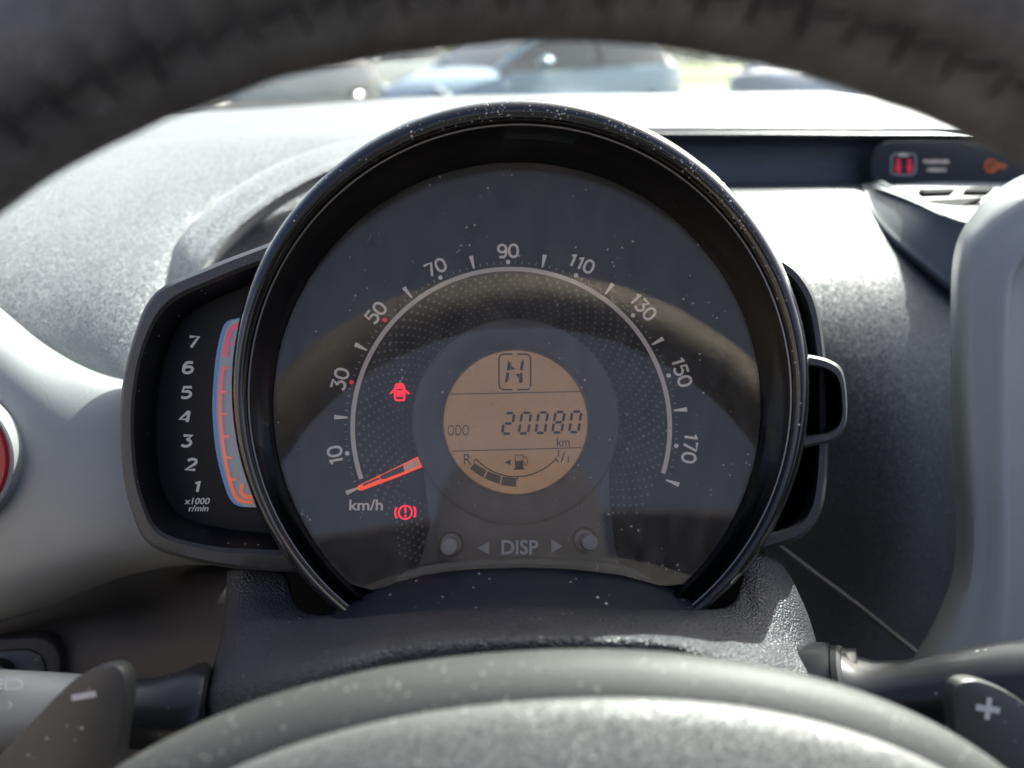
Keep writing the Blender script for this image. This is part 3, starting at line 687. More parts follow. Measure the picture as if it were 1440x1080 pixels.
# collars where the stalks come out
def stalk_rev(name, a, b, prof, m, parent, n=48, flat=1.0):
    ax = (b - a).normalized(); L_ = (b - a).length; u_ = ax.orthogonal().normalized(); v_ = ax.cross(u_)
    upc = MC.to_3x3() @ Vector((0, 1, 0)); v_ = (upc - ax * upc.dot(ax)).normalized(); u_ = ax.cross(v_)
    rows = []
    for t, r_ in prof:
        rows.append([a + ax * (L_ * t) + (u_ * math.cos(2 * math.pi * i / n) + v_ * math.sin(2 * math.pi * i / n) * flat) * r_ for i in range(n)])
    V, F = grid(rows, closed_u=True)
    k = len(rows) - 1; F.append(tuple(range(k * n, (k + 1) * n))); F.append(tuple(range(n))[::-1])
    return obj(name, V, F, m, parent, sharp=35)
stalk_rev('stalk_collar', P(325, 1010, 0.2632), P(275, 1006, 0.2598), [(0, 0.01680), (.3, 0.01680), (.6, 0.01602), (.62, 0.01523), (1, 0.01501)], M['stalk'], cc)
stalk_rev('stalk_collar', P(1135, 985, 0.2666), P(1215, 985, 0.2598), [(0, 0.01848), (.28, 0.01904), (.52, 0.01882), (.56, 0.01770), (.75, 0.01747), (.8, 0.01680), (1, 0.01658)], M['stalk'], cc)

ls = thing('light_stalk', 'grey headlamp stalk with white printed lamp symbols at the left of the column', 'control stalk', P(278, 1006, 0.2598))
stalk_rev('stalk_arm', P(285, 1004, 0.2554), P(-60, 998, 0.2330), [(0, 0.01523), (.02, 0.01602), (.05, 0.01579), (.12, 0.01322), (.22, 0.01098), (.32, 0.01030), (.42, 0.01030), (.52, 0.01053), (.55, 0.01075)], M['stalk'], ls)
sk = stalk_rev('stalk_grip', P(120, 1001, 0.2442), P(-60, 998, 0.2330), [(0, 0.00986), (.02, 0.01098), (.3, 0.01142), (.9, 0.01187), (1, 0.01008)], M['stalkgrey'], ls)
SF = Frame(P(20, 975, 0.2290), (camdir(0, .45, 1)), MC.to_3x3() @ Vector((0, 1, 0)))
SS = .2290 / FPX
def sp(px, py): return SF.pix(px, py)
lam = [sp(*p) for p in ((8, 955), (24, 955), (32, 961), (31, 966), (24, 969), (8, 969))]
lam.append(lam[0])
obj('headlamp_symbol', *merge([band(lam, 2.2 * SS, SF, .0, .0002)] + [band([sp(-8, y_), sp(4, y_)], 2 * SS, SF, 0, .0002) for y_ in (956, 962, 968)]), M['white'], sk, smooth=False)
obj('arrow_symbol', *merge([band([sp(*p) for p in ((-14, 985), (6, 985), (14, 991), (2, 1003), (-14, 1003))], 2.2 * SS, SF, -.0012, .0002)]), M['white'], sk, smooth=False)
ws = thing('wiper_stalk', 'glossy black wiper stalk at the right of the column, above the plus paddle', 'control stalk', P(1205, 985, 0.2576))
stalk_rev('stalk_arm', P(1190, 992, 0.2587), P(1560, 965, 0.2240), [(0, 0.01680), (.012, 0.01826), (.03, 0.01792), (.09, 0.01501), (.17, 0.01299), (.28, 0.01232), (.42, 0.01322), (.6, 0.01456), (.9, 0.01546), (1, 0.01344)], M['stalk'], ws, n=64)
stalk_rev('stalk_flange', P(1186, 992, 0.2593), P(1203, 991, 0.2576), [(0, 0.01770), (.2, 0.01882), (.7, 0.01904), (1, 0.01837)], M['black'], ws)

# ================================================================== steering wheel
up_c = MC.to_3x3() @ Vector((0, 1, 0))
wz = camdir(.0, .14, 1)
WR = .158                          # inner radius of the rim
top = P(775, 36, .131)
WF = Frame(top, wz, up_c); WF = Frame(top - WF.y * WR, wz, up_c)
wh = thing('steering_wheel', 'black leather steering wheel with grey hub and shift paddles in the foreground', 'steering wheel', WF.o)
mr = .0158
def rimpt(a, b, sc_=1.0):
    rr_ = WR + mr + mr * math.cos(b) * sc_; return WF(rr_ * math.sin(a), rr_ * math.cos(a), mr * math.sin(b) * sc_ * 1.05)
rows = []
for i in range(260):
    a = 2 * math.pi * i / 260
    row = []
    for j in range(32):
        b = 2 * math.pi * j / 32
        p = rimpt(a, b); q = mnoise.noise(p * 60) * .0006 + mnoise.noise(p * 160) * .0003
        # soft puckers beside the laced seam on the inner edge
        db = (b - math.pi * .86); ph = a * 62
        q -= .0014 * math.exp(-(db / .14) ** 2) + .0026 * math.exp(-((db - .1) / .35) ** 2) * (.5 + .5 * math.cos(ph * 2))
        q -= .0020 * math.exp(-((db + .30) / .3) ** 2) * (.5 + .5 * math.cos(ph * 2 + .9))
        row.append(rimpt(a, b, 1 + q / mr))
    rows.append(row)
obj('rim', *grid(rows, closed_u=True, closed_v=True), M['rim'], wh, sharp=180)
# laced stitches: one mesh shared by many
NS = 124
def stitch_mesh():
    fr0 = Frame(Vector((0, 0, 0)), Vector((0, 0, 1)), Vector((0, 1, 0)))
    V, F = [], []; path = [Vector((-.0020, -.0036, 0)), Vector((-.0008, -.0012, .0008)), Vector((.0004, .0012, .0008)), Vector((.0016, .0036, 0))]
    rows = []
    for k, p in enumerate(path):
        r_ = .0005 if k in (0, 3) else .0007
        rows.append([p + Vector((math.cos(2 * math.pi * i / 6) * r_, 0, math.sin(2 * math.pi * i / 6) * r_)) for i in range(6)])
    V, F = grid(rows, closed_u=True)
    me = bpy.data.meshes.new('stitch'); me.from_pydata([tuple(v) for v in V], [], F); me.materials.append(M['thread']); me.shade_smooth(); return me
sm_ = stitch_mesh()
for i in range(NS):
    a = 2 * math.pi * i / NS
    b = math.pi * .86
    p = rimpt(a, b, .955); px_ = rimpt(a + .001, b, .955); tx = (px_ - p).normalized(); c_ = WF((WR + mr) * math.sin(a), (WR + mr) * math.cos(a), 0); n_ = (p - c_).normalized(); ty = n_.cross(tx)
    m4 = Matrix((tx, ty, n_)).transposed().to_4x4() @ Matrix.Rotation(random.uniform(.35, .7), 4, 'Z') @ Matrix.Scale(random.uniform(.55, .85), 4); m4.translation = p - n_ * random.uniform(0, .0005)
    shared('stitch', sm_, m4, wh)
    a2 = a + math.pi / NS; p2 = rimpt(a2, b - .10, .97); q2 = rimpt(a2 + .001, b - .10, .97); tx = (q2 - p2).normalized()
    c_ = WF((WR + mr) * math.sin(a2), (WR + mr) * math.cos(a2), 0); n_ = (p2 - c_).normalized(); ty = n_.cross(tx)
    m5 = Matrix((tx, ty, n_)).transposed().to_4x4() @ Matrix.Rotation(random.uniform(-.95, -.65), 4, 'Z') @ Matrix.Scale(random.uniform(.6, .8), 4); m5.translation = p2
    shared('stitch', sm_, m5, wh)
# hub: domed pad with raised centre
HZ = -.064                         # the pad sits back from the rim plane
hx, hy = WF.pix(752, 920, HZ)
HB = .076; HA = .131; HCY = hy - HB; HCX = hx
def ell(k, z, a=HA, b=HB, n=120, cx=HCX, cyy=HCY, e=2.15):
    out = []
    for i in range(n):
        t = 2 * math.pi * i / n; c, s_ = math.cos(t), math.sin(t)
        u_ = a * k * math.copysign(abs(c) ** (2 / e), c); v_ = b * k * math.copysign(abs(s_) ** (2 / e), s_); q = R(3.5)
        out.append(WF(cx + u_ * math.cos(q) - v_ * math.sin(q), cyy + u_ * math.sin(q) + v_ * math.cos(q), z))
    return out
rows = [ell(.93, HZ - .022), ell(.985, HZ - .010), ell(1.0, HZ - .003), ell(.997, HZ + .000), ell(.988, HZ + .0028), ell(.96, HZ + .0058), ell(.92, HZ + .0084), ell(.885, HZ + .0098), ell(.86, HZ + .0102)]
V, F = grid(rows, closed_u=True); obj('hub_surround', V, F, M['hub'], wh, sharp=60)
hx2, hy2 = WF.pix(790, 968, HZ + .016)
rows = [ell(k, HZ + z_, cx=HCX + .004, n=120) for k, z_ in ((.900, .004), (.900, .0100), (.897, .0114), (.888, .0126), (.85, .0150), (.72, .0210), (.5, .0270), (.02, .031))]
V, F = grid(rows, closed_u=True); F.append(tuple(range(7 * 120, 8 * 120))); obj('airbag_pad', V, F, M['hub2'], wh, sharp=60)
# spokes (below the picture's edge, they carry the rim)
for sx in (-1, 1):
    rows = []
    for t in (0, .25, .5, .75, 1):
        x = HCX + sx * (.095 + t * (.170 - .095)); hh = .026 - .010 * math.sin(math.pi * t) - .006 * t
        z = HZ - .004 + t * .064; yc = HCY - .012
        rows.append([WF(x, yc + hh * math.cos(q), z + .007 * math.sin(q)) for q in [2 * math.pi * i / 20 for i in range(20)]])
    obj('spoke', *grid(rows, closed_u=True), M['hub'], wh)
# shift paddles
def paddle(pts, d, tilt, mark, label):
    fr = Frame(P(pts[0][0], pts[0][1], d), camdir(*tilt), up_c)
    cl = cr([Vector((a, b, 0)) for a, b in pts], 4)
    V, F = prism([fr.pix(p.x, p.y) for p in cl], fr, -.0035, .0012, .0014)
    o = obj('shift_paddle', V, F, M['paddle'], wh, label=label, sharp=35)
    ss = d / FPX
    if mark == '-': obj('minus_mark', *band([fr.pix(105.5, 979), fr.pix(139, 973.5)], 8.2 * ss, fr, .0012, .0002), M['white'], o, smooth=False)
    else:
        obj('plus_mark', *merge([band([fr.pix(1368, 992), fr.pix(1401, 997)], 8.5 * ss, fr, .0012, .0002), band([fr.pix(1386.5, 979), fr.pix(1382.5, 1009)], 8 * ss, fr, .0013, .0002)]), M['white'], o, smooth=False)
paddle([(-60, 1125), (0, 1061), (45, 1015), (80, 978), (108, 953), (135, 939), (158, 933.5), (172, 938), (179, 952), (180, 985), (176, 1015), (170, 1050), (160, 1110), (60, 1170)], .218, (-.12, .05, 1), '-', 'left shift paddle with a white minus sign')
paddle([(1346, 1130), (1343, 1060), (1339, 1010), (1338, 975), (1345, 960), (1360, 954.5), (1378, 956), (1405, 966), (1440, 988), (1500, 1040), (1500, 1140), (1420, 1160)], .214, (.10, .05, 1), '+', 'right shift paddle with a white plus sign')

# ================================================================== dashboard
db = thing('dashboard', 'dark grained car dashboard with satin grey trim stretching under the windscreen', 'dashboard', P(720, 700, .50))
# top of the dash, running to the windscreen
rows = [[(-500, 190, .86), (100, 158, .86), (280, 158, .86), (480, 146, .86), (640, 137, .86), (960, 133, .86), (1200, 131, .86), (1440, 136, .86), (1900, 150, .86)],
        [(-500, 200, .74), (100, 168, .74), (280, 166, .73), (480, 157, .73), (640, 149, .73), (960, 146, .72), (1200, 145, .72), (1440, 150, .72), (1900, 165, .72)],
        [(-500, 225, .64), (100, 188, .63), (280, 182, .62), (480, 176, .62), (640, 168, .62), (960, 164, .62), (1200, 164, .62), (1440, 168, .62), (1900, 190, .62)],
        [(-500, 260, .57), (100, 220, .56), (280, 205, .55), (480, 196, .56), (640, 186, .565), (960, 183.5, .565), (1200, 184, .565), (1440, 186, .565), (1900, 210, .565)]]
patch('top_panel', rows, M['dash'], db, ku=6, kv=6, thick=.003)
# left top surface rolling down to the driver
rows = [[(-500, 240, .62), (-200, 224, .62), (100, 200, .61), (280, 188, .60), (420, 182, .60), (560, 176, .61)],
        [(-500, 258, .570), (-200, 241, .565), (100, 217, .562), (280, 203, .552), (420, 195, .556), (560, 188, .562)],
        [(-500, 300, .50), (-200, 280, .50), (100, 255, .50), (280, 240, .505), (420, 230, .52), (560, 225, .53)],
        [(-500, 370, .445), (-200, 345, .44), (60, 330, .435), (230, 320, .445), (330, 310, .47), (500, 300, .50)],
        [(-500, 450, .41), (-200, 430, .40), (60, 420, .395), (200, 420, .395), (300, 410, .42), (460, 400, .46)],
        [(-500, 540, .39), (-200, 530, .38), (60, 520, .375), (180, 530, .370), (260, 540, .38), (420, 540, .42)],
        [(-500, 640, .385), (-200, 640, .375), (60, 640, .370), (180, 640, .366), (260, 650, .375), (420, 650, .42)]]
patch('left_shoulder', rows, M['dash'], db, ku=7, kv=7, thick=.003)
# hood arching over the gauge: outer edge, lit crown, inner edge, pocket
rows = [[(215, 440, .408), (228, 395, .416), (256, 336, .434), (310, 282, .456), (384, 236, .478), (476, 203, .500), (600, 188, .52), (760, 186, .53)],
        [(232, 440, .398), (243, 398, .405), (270, 342, .421), (323, 288, .442), (392, 244, .464), (480, 211, .486), (600, 196, .506), (760, 194, .516)],
        [(252, 438, .391), (262, 400, .396), (288, 350, .410), (341, 299, .430), (408, 256, .451), (488, 222, .474), (600, 206, .495), (760, 204, .506)],
        [(266, 438, .389), (275, 402, .393), (302, 356, .405), (354, 307, .424), (418, 264, .444), (494, 232, .466), (600, 215, .488), (760, 212, .498)],
        [(268, 438, .43), (280, 406, .44), (310, 363, .45), (360, 315, .47), (422, 273, .49), (498, 243, .505), (600, 227, .52), (760, 222, .53)]]
patch('gauge_hood', rows, M['dash'], db, ku=6, kv=5, thick=.002)
rows = [[(262, 425, .47), (300, 345, .49), (370, 285, .51), (480, 230, .53), (620, 205, .54), (780, 205, .54)],
        [(262, 470, .40), (320, 420, .42), (400, 380, .45), (500, 350, .46), (620, 330, .47), (780, 330, .47)],
        [(262, 600, .38), (320, 600, .38), (400, 600, .39), (500, 600, .39), (620, 600, .39), (780, 600, .39)]]
patch('hood_pocket', rows, M['brown'], db, ku=4, kv=4)
# long recess at the right: lip, back wall, floor
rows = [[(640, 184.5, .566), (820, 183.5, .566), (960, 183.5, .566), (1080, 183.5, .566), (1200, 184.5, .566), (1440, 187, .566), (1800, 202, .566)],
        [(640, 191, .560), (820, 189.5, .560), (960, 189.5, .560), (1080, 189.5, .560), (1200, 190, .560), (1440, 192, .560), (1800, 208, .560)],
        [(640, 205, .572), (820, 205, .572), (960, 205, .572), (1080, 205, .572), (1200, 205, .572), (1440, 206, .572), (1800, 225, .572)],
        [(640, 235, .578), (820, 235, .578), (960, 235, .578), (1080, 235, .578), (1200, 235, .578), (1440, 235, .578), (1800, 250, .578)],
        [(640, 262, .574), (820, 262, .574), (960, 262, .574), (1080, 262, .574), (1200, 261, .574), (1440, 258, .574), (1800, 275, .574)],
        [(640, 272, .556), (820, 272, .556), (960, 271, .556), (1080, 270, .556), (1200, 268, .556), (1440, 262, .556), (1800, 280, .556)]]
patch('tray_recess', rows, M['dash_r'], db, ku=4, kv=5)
# right surface: lit shoulder rolling into the shaded driver-facing wall
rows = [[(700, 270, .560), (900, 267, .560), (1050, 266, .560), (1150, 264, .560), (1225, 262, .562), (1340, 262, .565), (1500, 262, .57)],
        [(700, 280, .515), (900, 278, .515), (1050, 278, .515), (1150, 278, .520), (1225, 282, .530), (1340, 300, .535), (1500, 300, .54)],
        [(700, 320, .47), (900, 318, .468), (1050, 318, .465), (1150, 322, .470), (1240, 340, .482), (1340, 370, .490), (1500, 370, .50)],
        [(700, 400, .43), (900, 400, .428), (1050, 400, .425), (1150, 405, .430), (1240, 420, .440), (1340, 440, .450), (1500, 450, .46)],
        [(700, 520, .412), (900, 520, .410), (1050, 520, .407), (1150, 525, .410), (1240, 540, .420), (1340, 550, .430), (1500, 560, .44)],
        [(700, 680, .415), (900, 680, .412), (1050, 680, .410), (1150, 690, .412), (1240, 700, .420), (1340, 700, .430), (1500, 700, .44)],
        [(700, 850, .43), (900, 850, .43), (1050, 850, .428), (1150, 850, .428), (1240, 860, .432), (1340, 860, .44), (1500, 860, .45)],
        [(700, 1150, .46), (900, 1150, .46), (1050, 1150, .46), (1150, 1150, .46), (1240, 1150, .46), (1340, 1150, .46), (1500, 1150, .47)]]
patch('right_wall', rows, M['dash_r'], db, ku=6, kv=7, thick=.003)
# vent pod above the console: rolled edge, top with slots
rows = [[(1208, 262, .556), (1213, 285, .530), (1226, 310, .508), (1252, 342, .487), (1290, 376, .473), (1345, 420, .458), (1420, 470, .452)],
        [(1212, 261, .550), (1218, 284, .523), (1231, 308, .501), (1258, 339, .479), (1297, 372, .464), (1350, 414, .450), (1425, 464, .445)],
        [(1218, 260, .550), (1225, 282, .523), (1239, 305, .500), (1268, 334, .478), (1307, 365, .463), (1358, 405, .449), (1430, 455, .444)],
        [(1228, 258, .545), (1247, 272, .520), (1272, 290, .496), (1304, 311, .475), (1342, 332, .460), (1390, 360, .447), (1450, 392, .441)],
        [(1240, 256, .540), (1262, 268, .515), (1290, 283, .491), (1320, 298, .471), (1352, 310, .457), (1400, 322, .446), (1460, 332, .44)]]
patch('vent_pod_side', rows, M['podside'], db, ku=6, kv=5, thick=.002)
rows = [[(1222, 262, .545), (1300, 257, .55), (1380, 255, .555), (1470, 254, .56)],
        [(1240, 266, .520), (1300, 268, .525), (1380, 268, .53), (1470, 268, .535)],
        [(1282, 282, .49), (1320, 288, .49), (1390, 292, .49), (1470, 296, .49)],
        [(1320, 300, .465), (1350, 310, .46), (1400, 320, .455), (1470, 330, .45)]]
patch('vent_top', rows, M['dash'], db, ku=4, kv=4)
def slot(name, pts, d, m, parent, lift=.0):
    fr = Frame(P(1330, 275, d), camdir(0, .7, 1), up_c)
    return obj(name, *prism([fr.pix(*p) for p in pts], fr, -.003, .0015), m, parent, smooth=False)
for q in ([(1292, 268), (1344, 267), (1338, 271.5), (1299, 273)], [(1356, 267), (1398, 265), (1390, 271), (1355, 271)], [(1308, 283), (1382, 279), (1362, 287), (1340, 296), (1308, 293), (1303, 288)]):
    slot('vent_slot', q, .497, M['black'], db)
patch('crease_highlight', [[(1211, 264, .552), (1216, 286, .525), (1229, 310, .503), (1255, 341.5, .482), (1293, 375, .467), (1347, 419, .453)], [(1213, 264, .550), (1218.5, 286, .522), (1232, 310, .500), (1258, 340, .479), (1296, 373, .464), (1350, 416.5, .450)], [(1215, 264, .552), (1220, 286, .525), (1234.5, 309, .503), (1260, 338.5, .482), (1299, 371, .467), (1353, 415, .453)]], M['silver'], db, ku=5, kv=3)  # thin pale strip painting the bright highlight along the crease
# glossy indicator strip in the recess
IF = Frame(P(1330, 233, .552), camdir(0, .05, 1), up_c); IS = .552 / FPX
pts = []
for (cx, cyy, a0, a1, r_) in ((1255, 228, 90, 180, 30), (1246, 246, 180, 270, 20)):
    for k in range(9):
        a = R(a0 + (a1 - a0) * k / 8); pts.append((cx + r_ * math.cos(a), cyy - r_ * math.sin(a)))
pts += [(1300, 266), (1500, 262), (1500, 198), (1300, 197.5)]
ip = obj('indicator_panel', *prism([IF.pix(*p) for p in pts], IF, -.012, 0, .0012), M['panelblack'], db)
def icp(px, py): return IF.pix(px, py)
q = []
for (cx, cyy, a0) in ((1281, 223, 0), (1260, 223, 90), (1259, 240, 180), (1280, 240, 270)):
    for k in range(6): a = R(a0 + 90 * k / 5); q.append(icp(cx + 6.5 * math.cos(a), cyy - 6.5 * math.sin(a)))
q.append(q[0])
obj('belt_frame', *band(q, 1.6 * IS, IF, .0002, .0004), M['print_dim'], ip, smooth=False)
x, y = icp(1270, 218.5); obj('belt_frame_tab', *text('REAR', IF, x, y, 4 * IS, .0008, wdt=13 * IS, bold=.02), M['print'], ip, smooth=False)
for bx_ in (1262.5, 1278.5):
    obj('belt_lamp', *merge([disc(IF, *icp(bx_, 226.5), 3.1 * IS, .0003, 14, .0004), prism([icp(*p) for p in ((bx_ - 4.6, 236), (bx_ - 2.5, 230), (bx_ + 2.5, 230), (bx_ + 4.6, 236), (bx_ + 2.2, 244), (bx_ - 2.2, 244))], IF, .0003, .0007)]), M['warndim'], ip, smooth=False)
x, y = icp(1316.5, 227.5); obj('lettering', *text('PASSENGER', IF, x, y, 5.5 * IS, .0004, wdt=36 * IS, bold=.01), M['print'], ip, smooth=False)
x, y = icp(1316.5, 239); obj('lettering', *text('AIRBAG', IF, x, y, 5.5 * IS, .0004, wdt=27 * IS, bold=.01), M['print'], ip, smooth=False)
ax_, ay_ = icp(1393.5, 233.5)
ci = [(ax_ + 8.2 * IS * math.sin(R(a)), ay_ + 8.2 * IS * math.cos(R(a))) for a in range(0, 361, 15)]
obj('airbag_lamp', *merge([band(ci, 4.5 * IS, IF, .0003, .0003), disc(IF, ax_ + 1.5 * IS, ay_ - 2 * IS, 4 * IS, .0003, 12, .0003), band([icp(1388, 228), icp(1399, 239)], 2.5 * IS, IF, .0004, .0003), prism([icp(*p) for p in ((1402, 229), (1414, 230), (1416, 233), (1414, 238), (1402, 238))], IF, .0003, .0006)]), M['amber'], ip, smooth=False)
# faint seam line low on the right wall
rows = [[(1098, 765, .408), (1150, 805, .407), (1200, 842, .407), (1250, 882, .408), (1310, 930, .409)], [(1096, 768, .4065), (1148, 808, .4055), (1198, 845, .4055), (1248, 885, .4065), (1308, 933, .4075)], [(1094, 771, .408), (1146, 811, .407), (1196, 848, .407), (1246, 888, .408), (1306, 936, .409)]]
patch('seam_ridge', rows, M['pod'], db, ku=4, kv=2)
# satin grey trim beside the console
rows = [[(1560, 225, .40), (1500, 232, .40), (1450, 245, .40), (1410, 265, .40), (1375, 296, .40), (1350, 345, .40), (1344, 430, .40), (1346, 600, .40), (1350, 720, .40), (1346, 800, .40), (1325, 860, .40), (1285, 930, .40), (1240, 1000, .40)],
        [(1570, 228, .36), (1500, 236, .36), (1450, 250, .36), (1410, 270, .36), (1375, 300, .36), (1347, 348, .36), (1340, 430, .36), (1342, 600, .36), (1348, 720, .36), (1345, 800, .36), (1325, 860, .36), (1290, 930, .36), (1250, 1000, .36)],
        [(1575, 240, .324), (1505, 248, .324), (1458, 262, .324), (1420, 282, .324), (1386, 312, .324), (1358, 355, .324), (1350, 435, .324), (1353, 600, .324), (1360, 722, .324), (1356, 805, .324), (1336, 868, .324), (1302, 938, .324), (1265, 1010, .324)],
        [(1580, 270, .3175), (1520, 280, .3175), (1475, 295, .3175), (1440, 315, .3175), (1412, 340, .3175), (1392, 380, .3175), (1386, 450, .3175), (1386, 600, .3175), (1390, 725, .3175), (1386, 815, .3175), (1370, 885, .3175), (1345, 950, .3175), (1320, 1020, .3175)],
        [(1580, 300, .316), (1530, 310, .316), (1490, 325, .316), (1456, 345, .316), (1432, 368, .316), (1418, 400, .316), (1414, 460, .316), (1413, 600, .316), (1414, 725, .316), (1412, 825, .316), (1404, 900, .316), (1388, 960, .316), (1370, 1030, .316)],
        [(1590, 310, .322), (1540, 322, .322), (1502, 336, .322), (1470, 355, .322), (1448, 378, .322), (1434, 410, .322), (1430, 465, .322), (1429, 600, .322), (1430, 725, .322), (1428, 828, .322), (1420, 905, .322), (1405, 965, .322), (1390, 1035, .322)],
        [(1700, 400, .335), (1680, 410, .335), (1660, 420, .335), (1640, 440, .335), (1620, 460, .335), (1600, 480, .335), (1590, 500, .335), (1580, 600, .335), (1580, 725, .335), (1580, 830, .335), (1580, 910, .335), (1580, 970, .335), (1580, 1040, .335)]]
patch('console_trim', rows, M['silver'], db, ku=5, kv=5, thick=.002, label='satin grey trim framing the centre console')
# satin grey trim at the left with the red vent ring
rows = [[(-350, 250, .385), (-200, 300, .385), (-80, 372, .385), (0, 437, .380), (60, 486, .376), (120, 520, .372), (180, 538, .370), (260, 545, .370), (340, 548, .372)],
        [(-350, 258, .362), (-200, 306, .360), (-80, 378, .358), (0, 443, .355), (60, 491, .352), (120, 524, .350), (180, 543, .350), (260, 552, .352), (340, 556, .356)],
        [(-350, 275, .350), (-200, 322, .348), (-80, 396, .345), (0, 462, .342), (60, 510, .340), (120, 543, .339), (180, 562, .340), (260, 572, .342), (340, 576, .346)],
        [(-350, 330, .338), (-200, 380, .336), (-80, 450, .333), (0, 520, .331), (60, 565, .330), (120, 598, .330), (180, 615, .331), (260, 625, .334), (340, 630, .34)],
        [(-350, 500, .330), (-200, 540, .329), (-80, 590, .327), (0, 640, .326), (60, 665, .325), (120, 680, .325), (180, 690, .326), (260, 700, .330), (340, 700, .338)],
        [(-350, 720, .330), (-200, 740, .329), (-80, 755, .327), (0, 765, .326), (60, 765, .325), (120, 762, .325), (180, 760, .327), (260, 757, .332), (340, 757, .342)],
        [(-350, 850, .336), (-200, 848, .335), (-80, 842, .334), (0, 832, .333), (60, 818, .333), (120, 802, .334), (180, 790, .337), (260, 784, .342), (340, 784, .352)],
        [(-350, 900, .352), (-200, 892, .352), (-80, 882, .352), (0, 868, .352), (60, 850, .353), (120, 828, .356), (180, 806, .360), (260, 792, .364), (340, 792, .368)],
        [(-350, 905, .38), (-200, 895, .38), (-80, 884, .38), (0, 868, .38), (60, 850, .38), (120, 826, .38), (180, 802, .385), (260, 788, .39), (340, 788, .39)]]
patch('left_trim', rows, M['silver'], db, ku=5, kv=6, thick=.002, label='satin grey trim left of the tachometer')
VF = Frame(P(-84, 648, .318), camdir(.1, 0, 1), up_c); vx, vy = 0, 0; rv = 95 * .318 / FPX
obj('vent_rim', *sweep([(rv + .0028, -.006), (rv + .0026, .0), (rv + .0020, .0022), (rv + .0012, .0026), (rv - .0002, .0016)], VF, 0, 0, 0, 360, 72), M['silver'], db)
obj('vent_ring', *sweep([(rv, .0012), (rv - .001, .0030), (rv - .004, .0030), (rv - .0075, -.001), (rv - .009, -.010)], VF, 0, 0, 0, 360, 72), M['red'], db)
obj('vent_disc', *disc(VF, 0, 0, rv - .007, -.008, 48), M['black'], db, smooth=False)
# lower dash panel
rows = [[(-400, 840, .40), (-100, 840, .40), (0, 840, .40), (130, 810, .40), (250, 786, .40), (330, 784, .40), (420, 784, .40)],
        [(-400, 900, .395), (-100, 890, .390), (0, 880, .388), (130, 845, .385), (220, 830, .385), (300, 820, .365), (420, 820, .34)],
        [(-400, 960, .372), (-100, 940, .370), (0, 915, .368), (130, 885, .366), (220, 875, .364), (310, 870, .345), (420, 870, .33)],
        [(-400, 1040, .368), (-100, 1000, .366), (0, 980, .364), (130, 960, .360), (220, 950, .356), (310, 950, .340), (420, 950, .33)],
        [(-400, 1150, .38), (-100, 1150, .38), (0, 1150, .375), (130, 1150, .37), (220, 1150, .37), (310, 1150, .36), (420, 1150, .35)]]
patch('lower_panel', rows, M['brown'], db, ku=5, kv=6, thick=.002)
KF = Frame(P(5, 955, .352), camdir(.2, .1, 1), up_c)
def rrect(fr, cx, cyy, w_, h_, r_, n=8):
    out = []
    for (sx, sy, a0) in ((1, 1, 0), (-1, 1, 90), (-1, -1, 180), (1, -1, 270)):
        for k in range(n): a = R(a0 + 90 * k / (n - 1)); out.append((cx + sx * (w_ - r_) + r_ * math.cos(a), cyy + sy * (h_ - r_) + r_ * math.sin(a)))
    return out
KS = .352 / FPX
kb = obj('switch_surround', *prism(rrect(KF, -10 * KS, 0, 86 * KS, 58 * KS, 38 * KS), KF, -.008, .003, .003), M['brown'], db)
obj('switch_plate', *prism(rrect(KF, -14 * KS, -4 * KS, 72 * KS, 46 * KS, 30 * KS), KF, .003, .0046, .0015), M['paddle'], kb)
obj('switch_knob', *sweep([(.0075, .004), (.0075, .009), (.0066, .0115), (.0060, .0118), (.0045, .0110), (.00001, .0110)], KF, -.0005, .003, 0, 360, 32), M['stalk'], kb)
# dark body behind the skins; core box added to block leaking sunlight
def wbox(name, x0, x1, y0, y1, z0, z1, m, parent):
    V = [Vector((x, y, z)) for x in (x0, x1) for y in (y0, y1) for z in (z0, z1)]
    return obj(name, V, [(0, 1, 3, 2), (4, 6, 7, 5), (0, 4, 5, 1), (2, 3, 7, 6), (0, 2, 6, 4), (1, 5, 7, 3)], m, parent, smooth=False)
wbox('dash_light_block', -.75, 1.0, .60, .95, .45, .985, M['black'], db)
wbox('under_dash', -.75, 1.0, .45, .60, .40, .80, M['black'], db)

# ================================================================== car cabin around it
wsn = thing('windscreen', 'dusty car windscreen above the dashboard seen under the wheel rim', 'windscreen', (0, .80, 1.06))
rows = []
for t in [i / 10 for i in range(11)]:
    rows.append([Vector((x, .94 - .55 * t - .10 * (x - .15) ** 2, 1.035 + .50 * t)) for x in [-.75 + 1.75 * k / 12 for k in range(13)]])
gl_ = obj('glass_pane', *grid(rows), M['windscreen'], wsn); s_ = gl_.modifiers.new('thickness', 'SOLIDIFY'); s_.thickness = .004
rows = [[(100, 164, .85), (280, 158, .85), (400, 152, .85), (520, 146, .85), (660, 138, .85)], [(100, 152, .865), (280, 149, .865), (400, 144, .865), (520, 139.5, .865), (660, 136.5, .865)]]
patch('black_edge_band', rows, M['black'], wsn, ku=4, kv=2, thick=.002)
cb = thing('cabin_lining', 'unseen headliner, cut back for reflections, and seats of the car around the driver', 'car interior', (.15, -.4, 1.5))
rows = []
for t in range(2):
    for z_ in ((1.500, 1.512) if t == 0 else (1.512, 1.500)):
        rows.append([Vector((x, (-.93 - .35 * (x - .05) ** 2 + .12 * x) if t == 0 else -1.6, z_)) for x in [-.72 + 1.7 * k / 16 for k in range(17)]])
obj('headliner', *grid(rows, closed_v=True), M['seat'], cb, smooth=False)  # unseen; cut back and curved so open sky reflects in the lens
wbox('rear_seat', -.65, .95, -1.45, -1.3, .7, 1.25, M['seat'], cb)
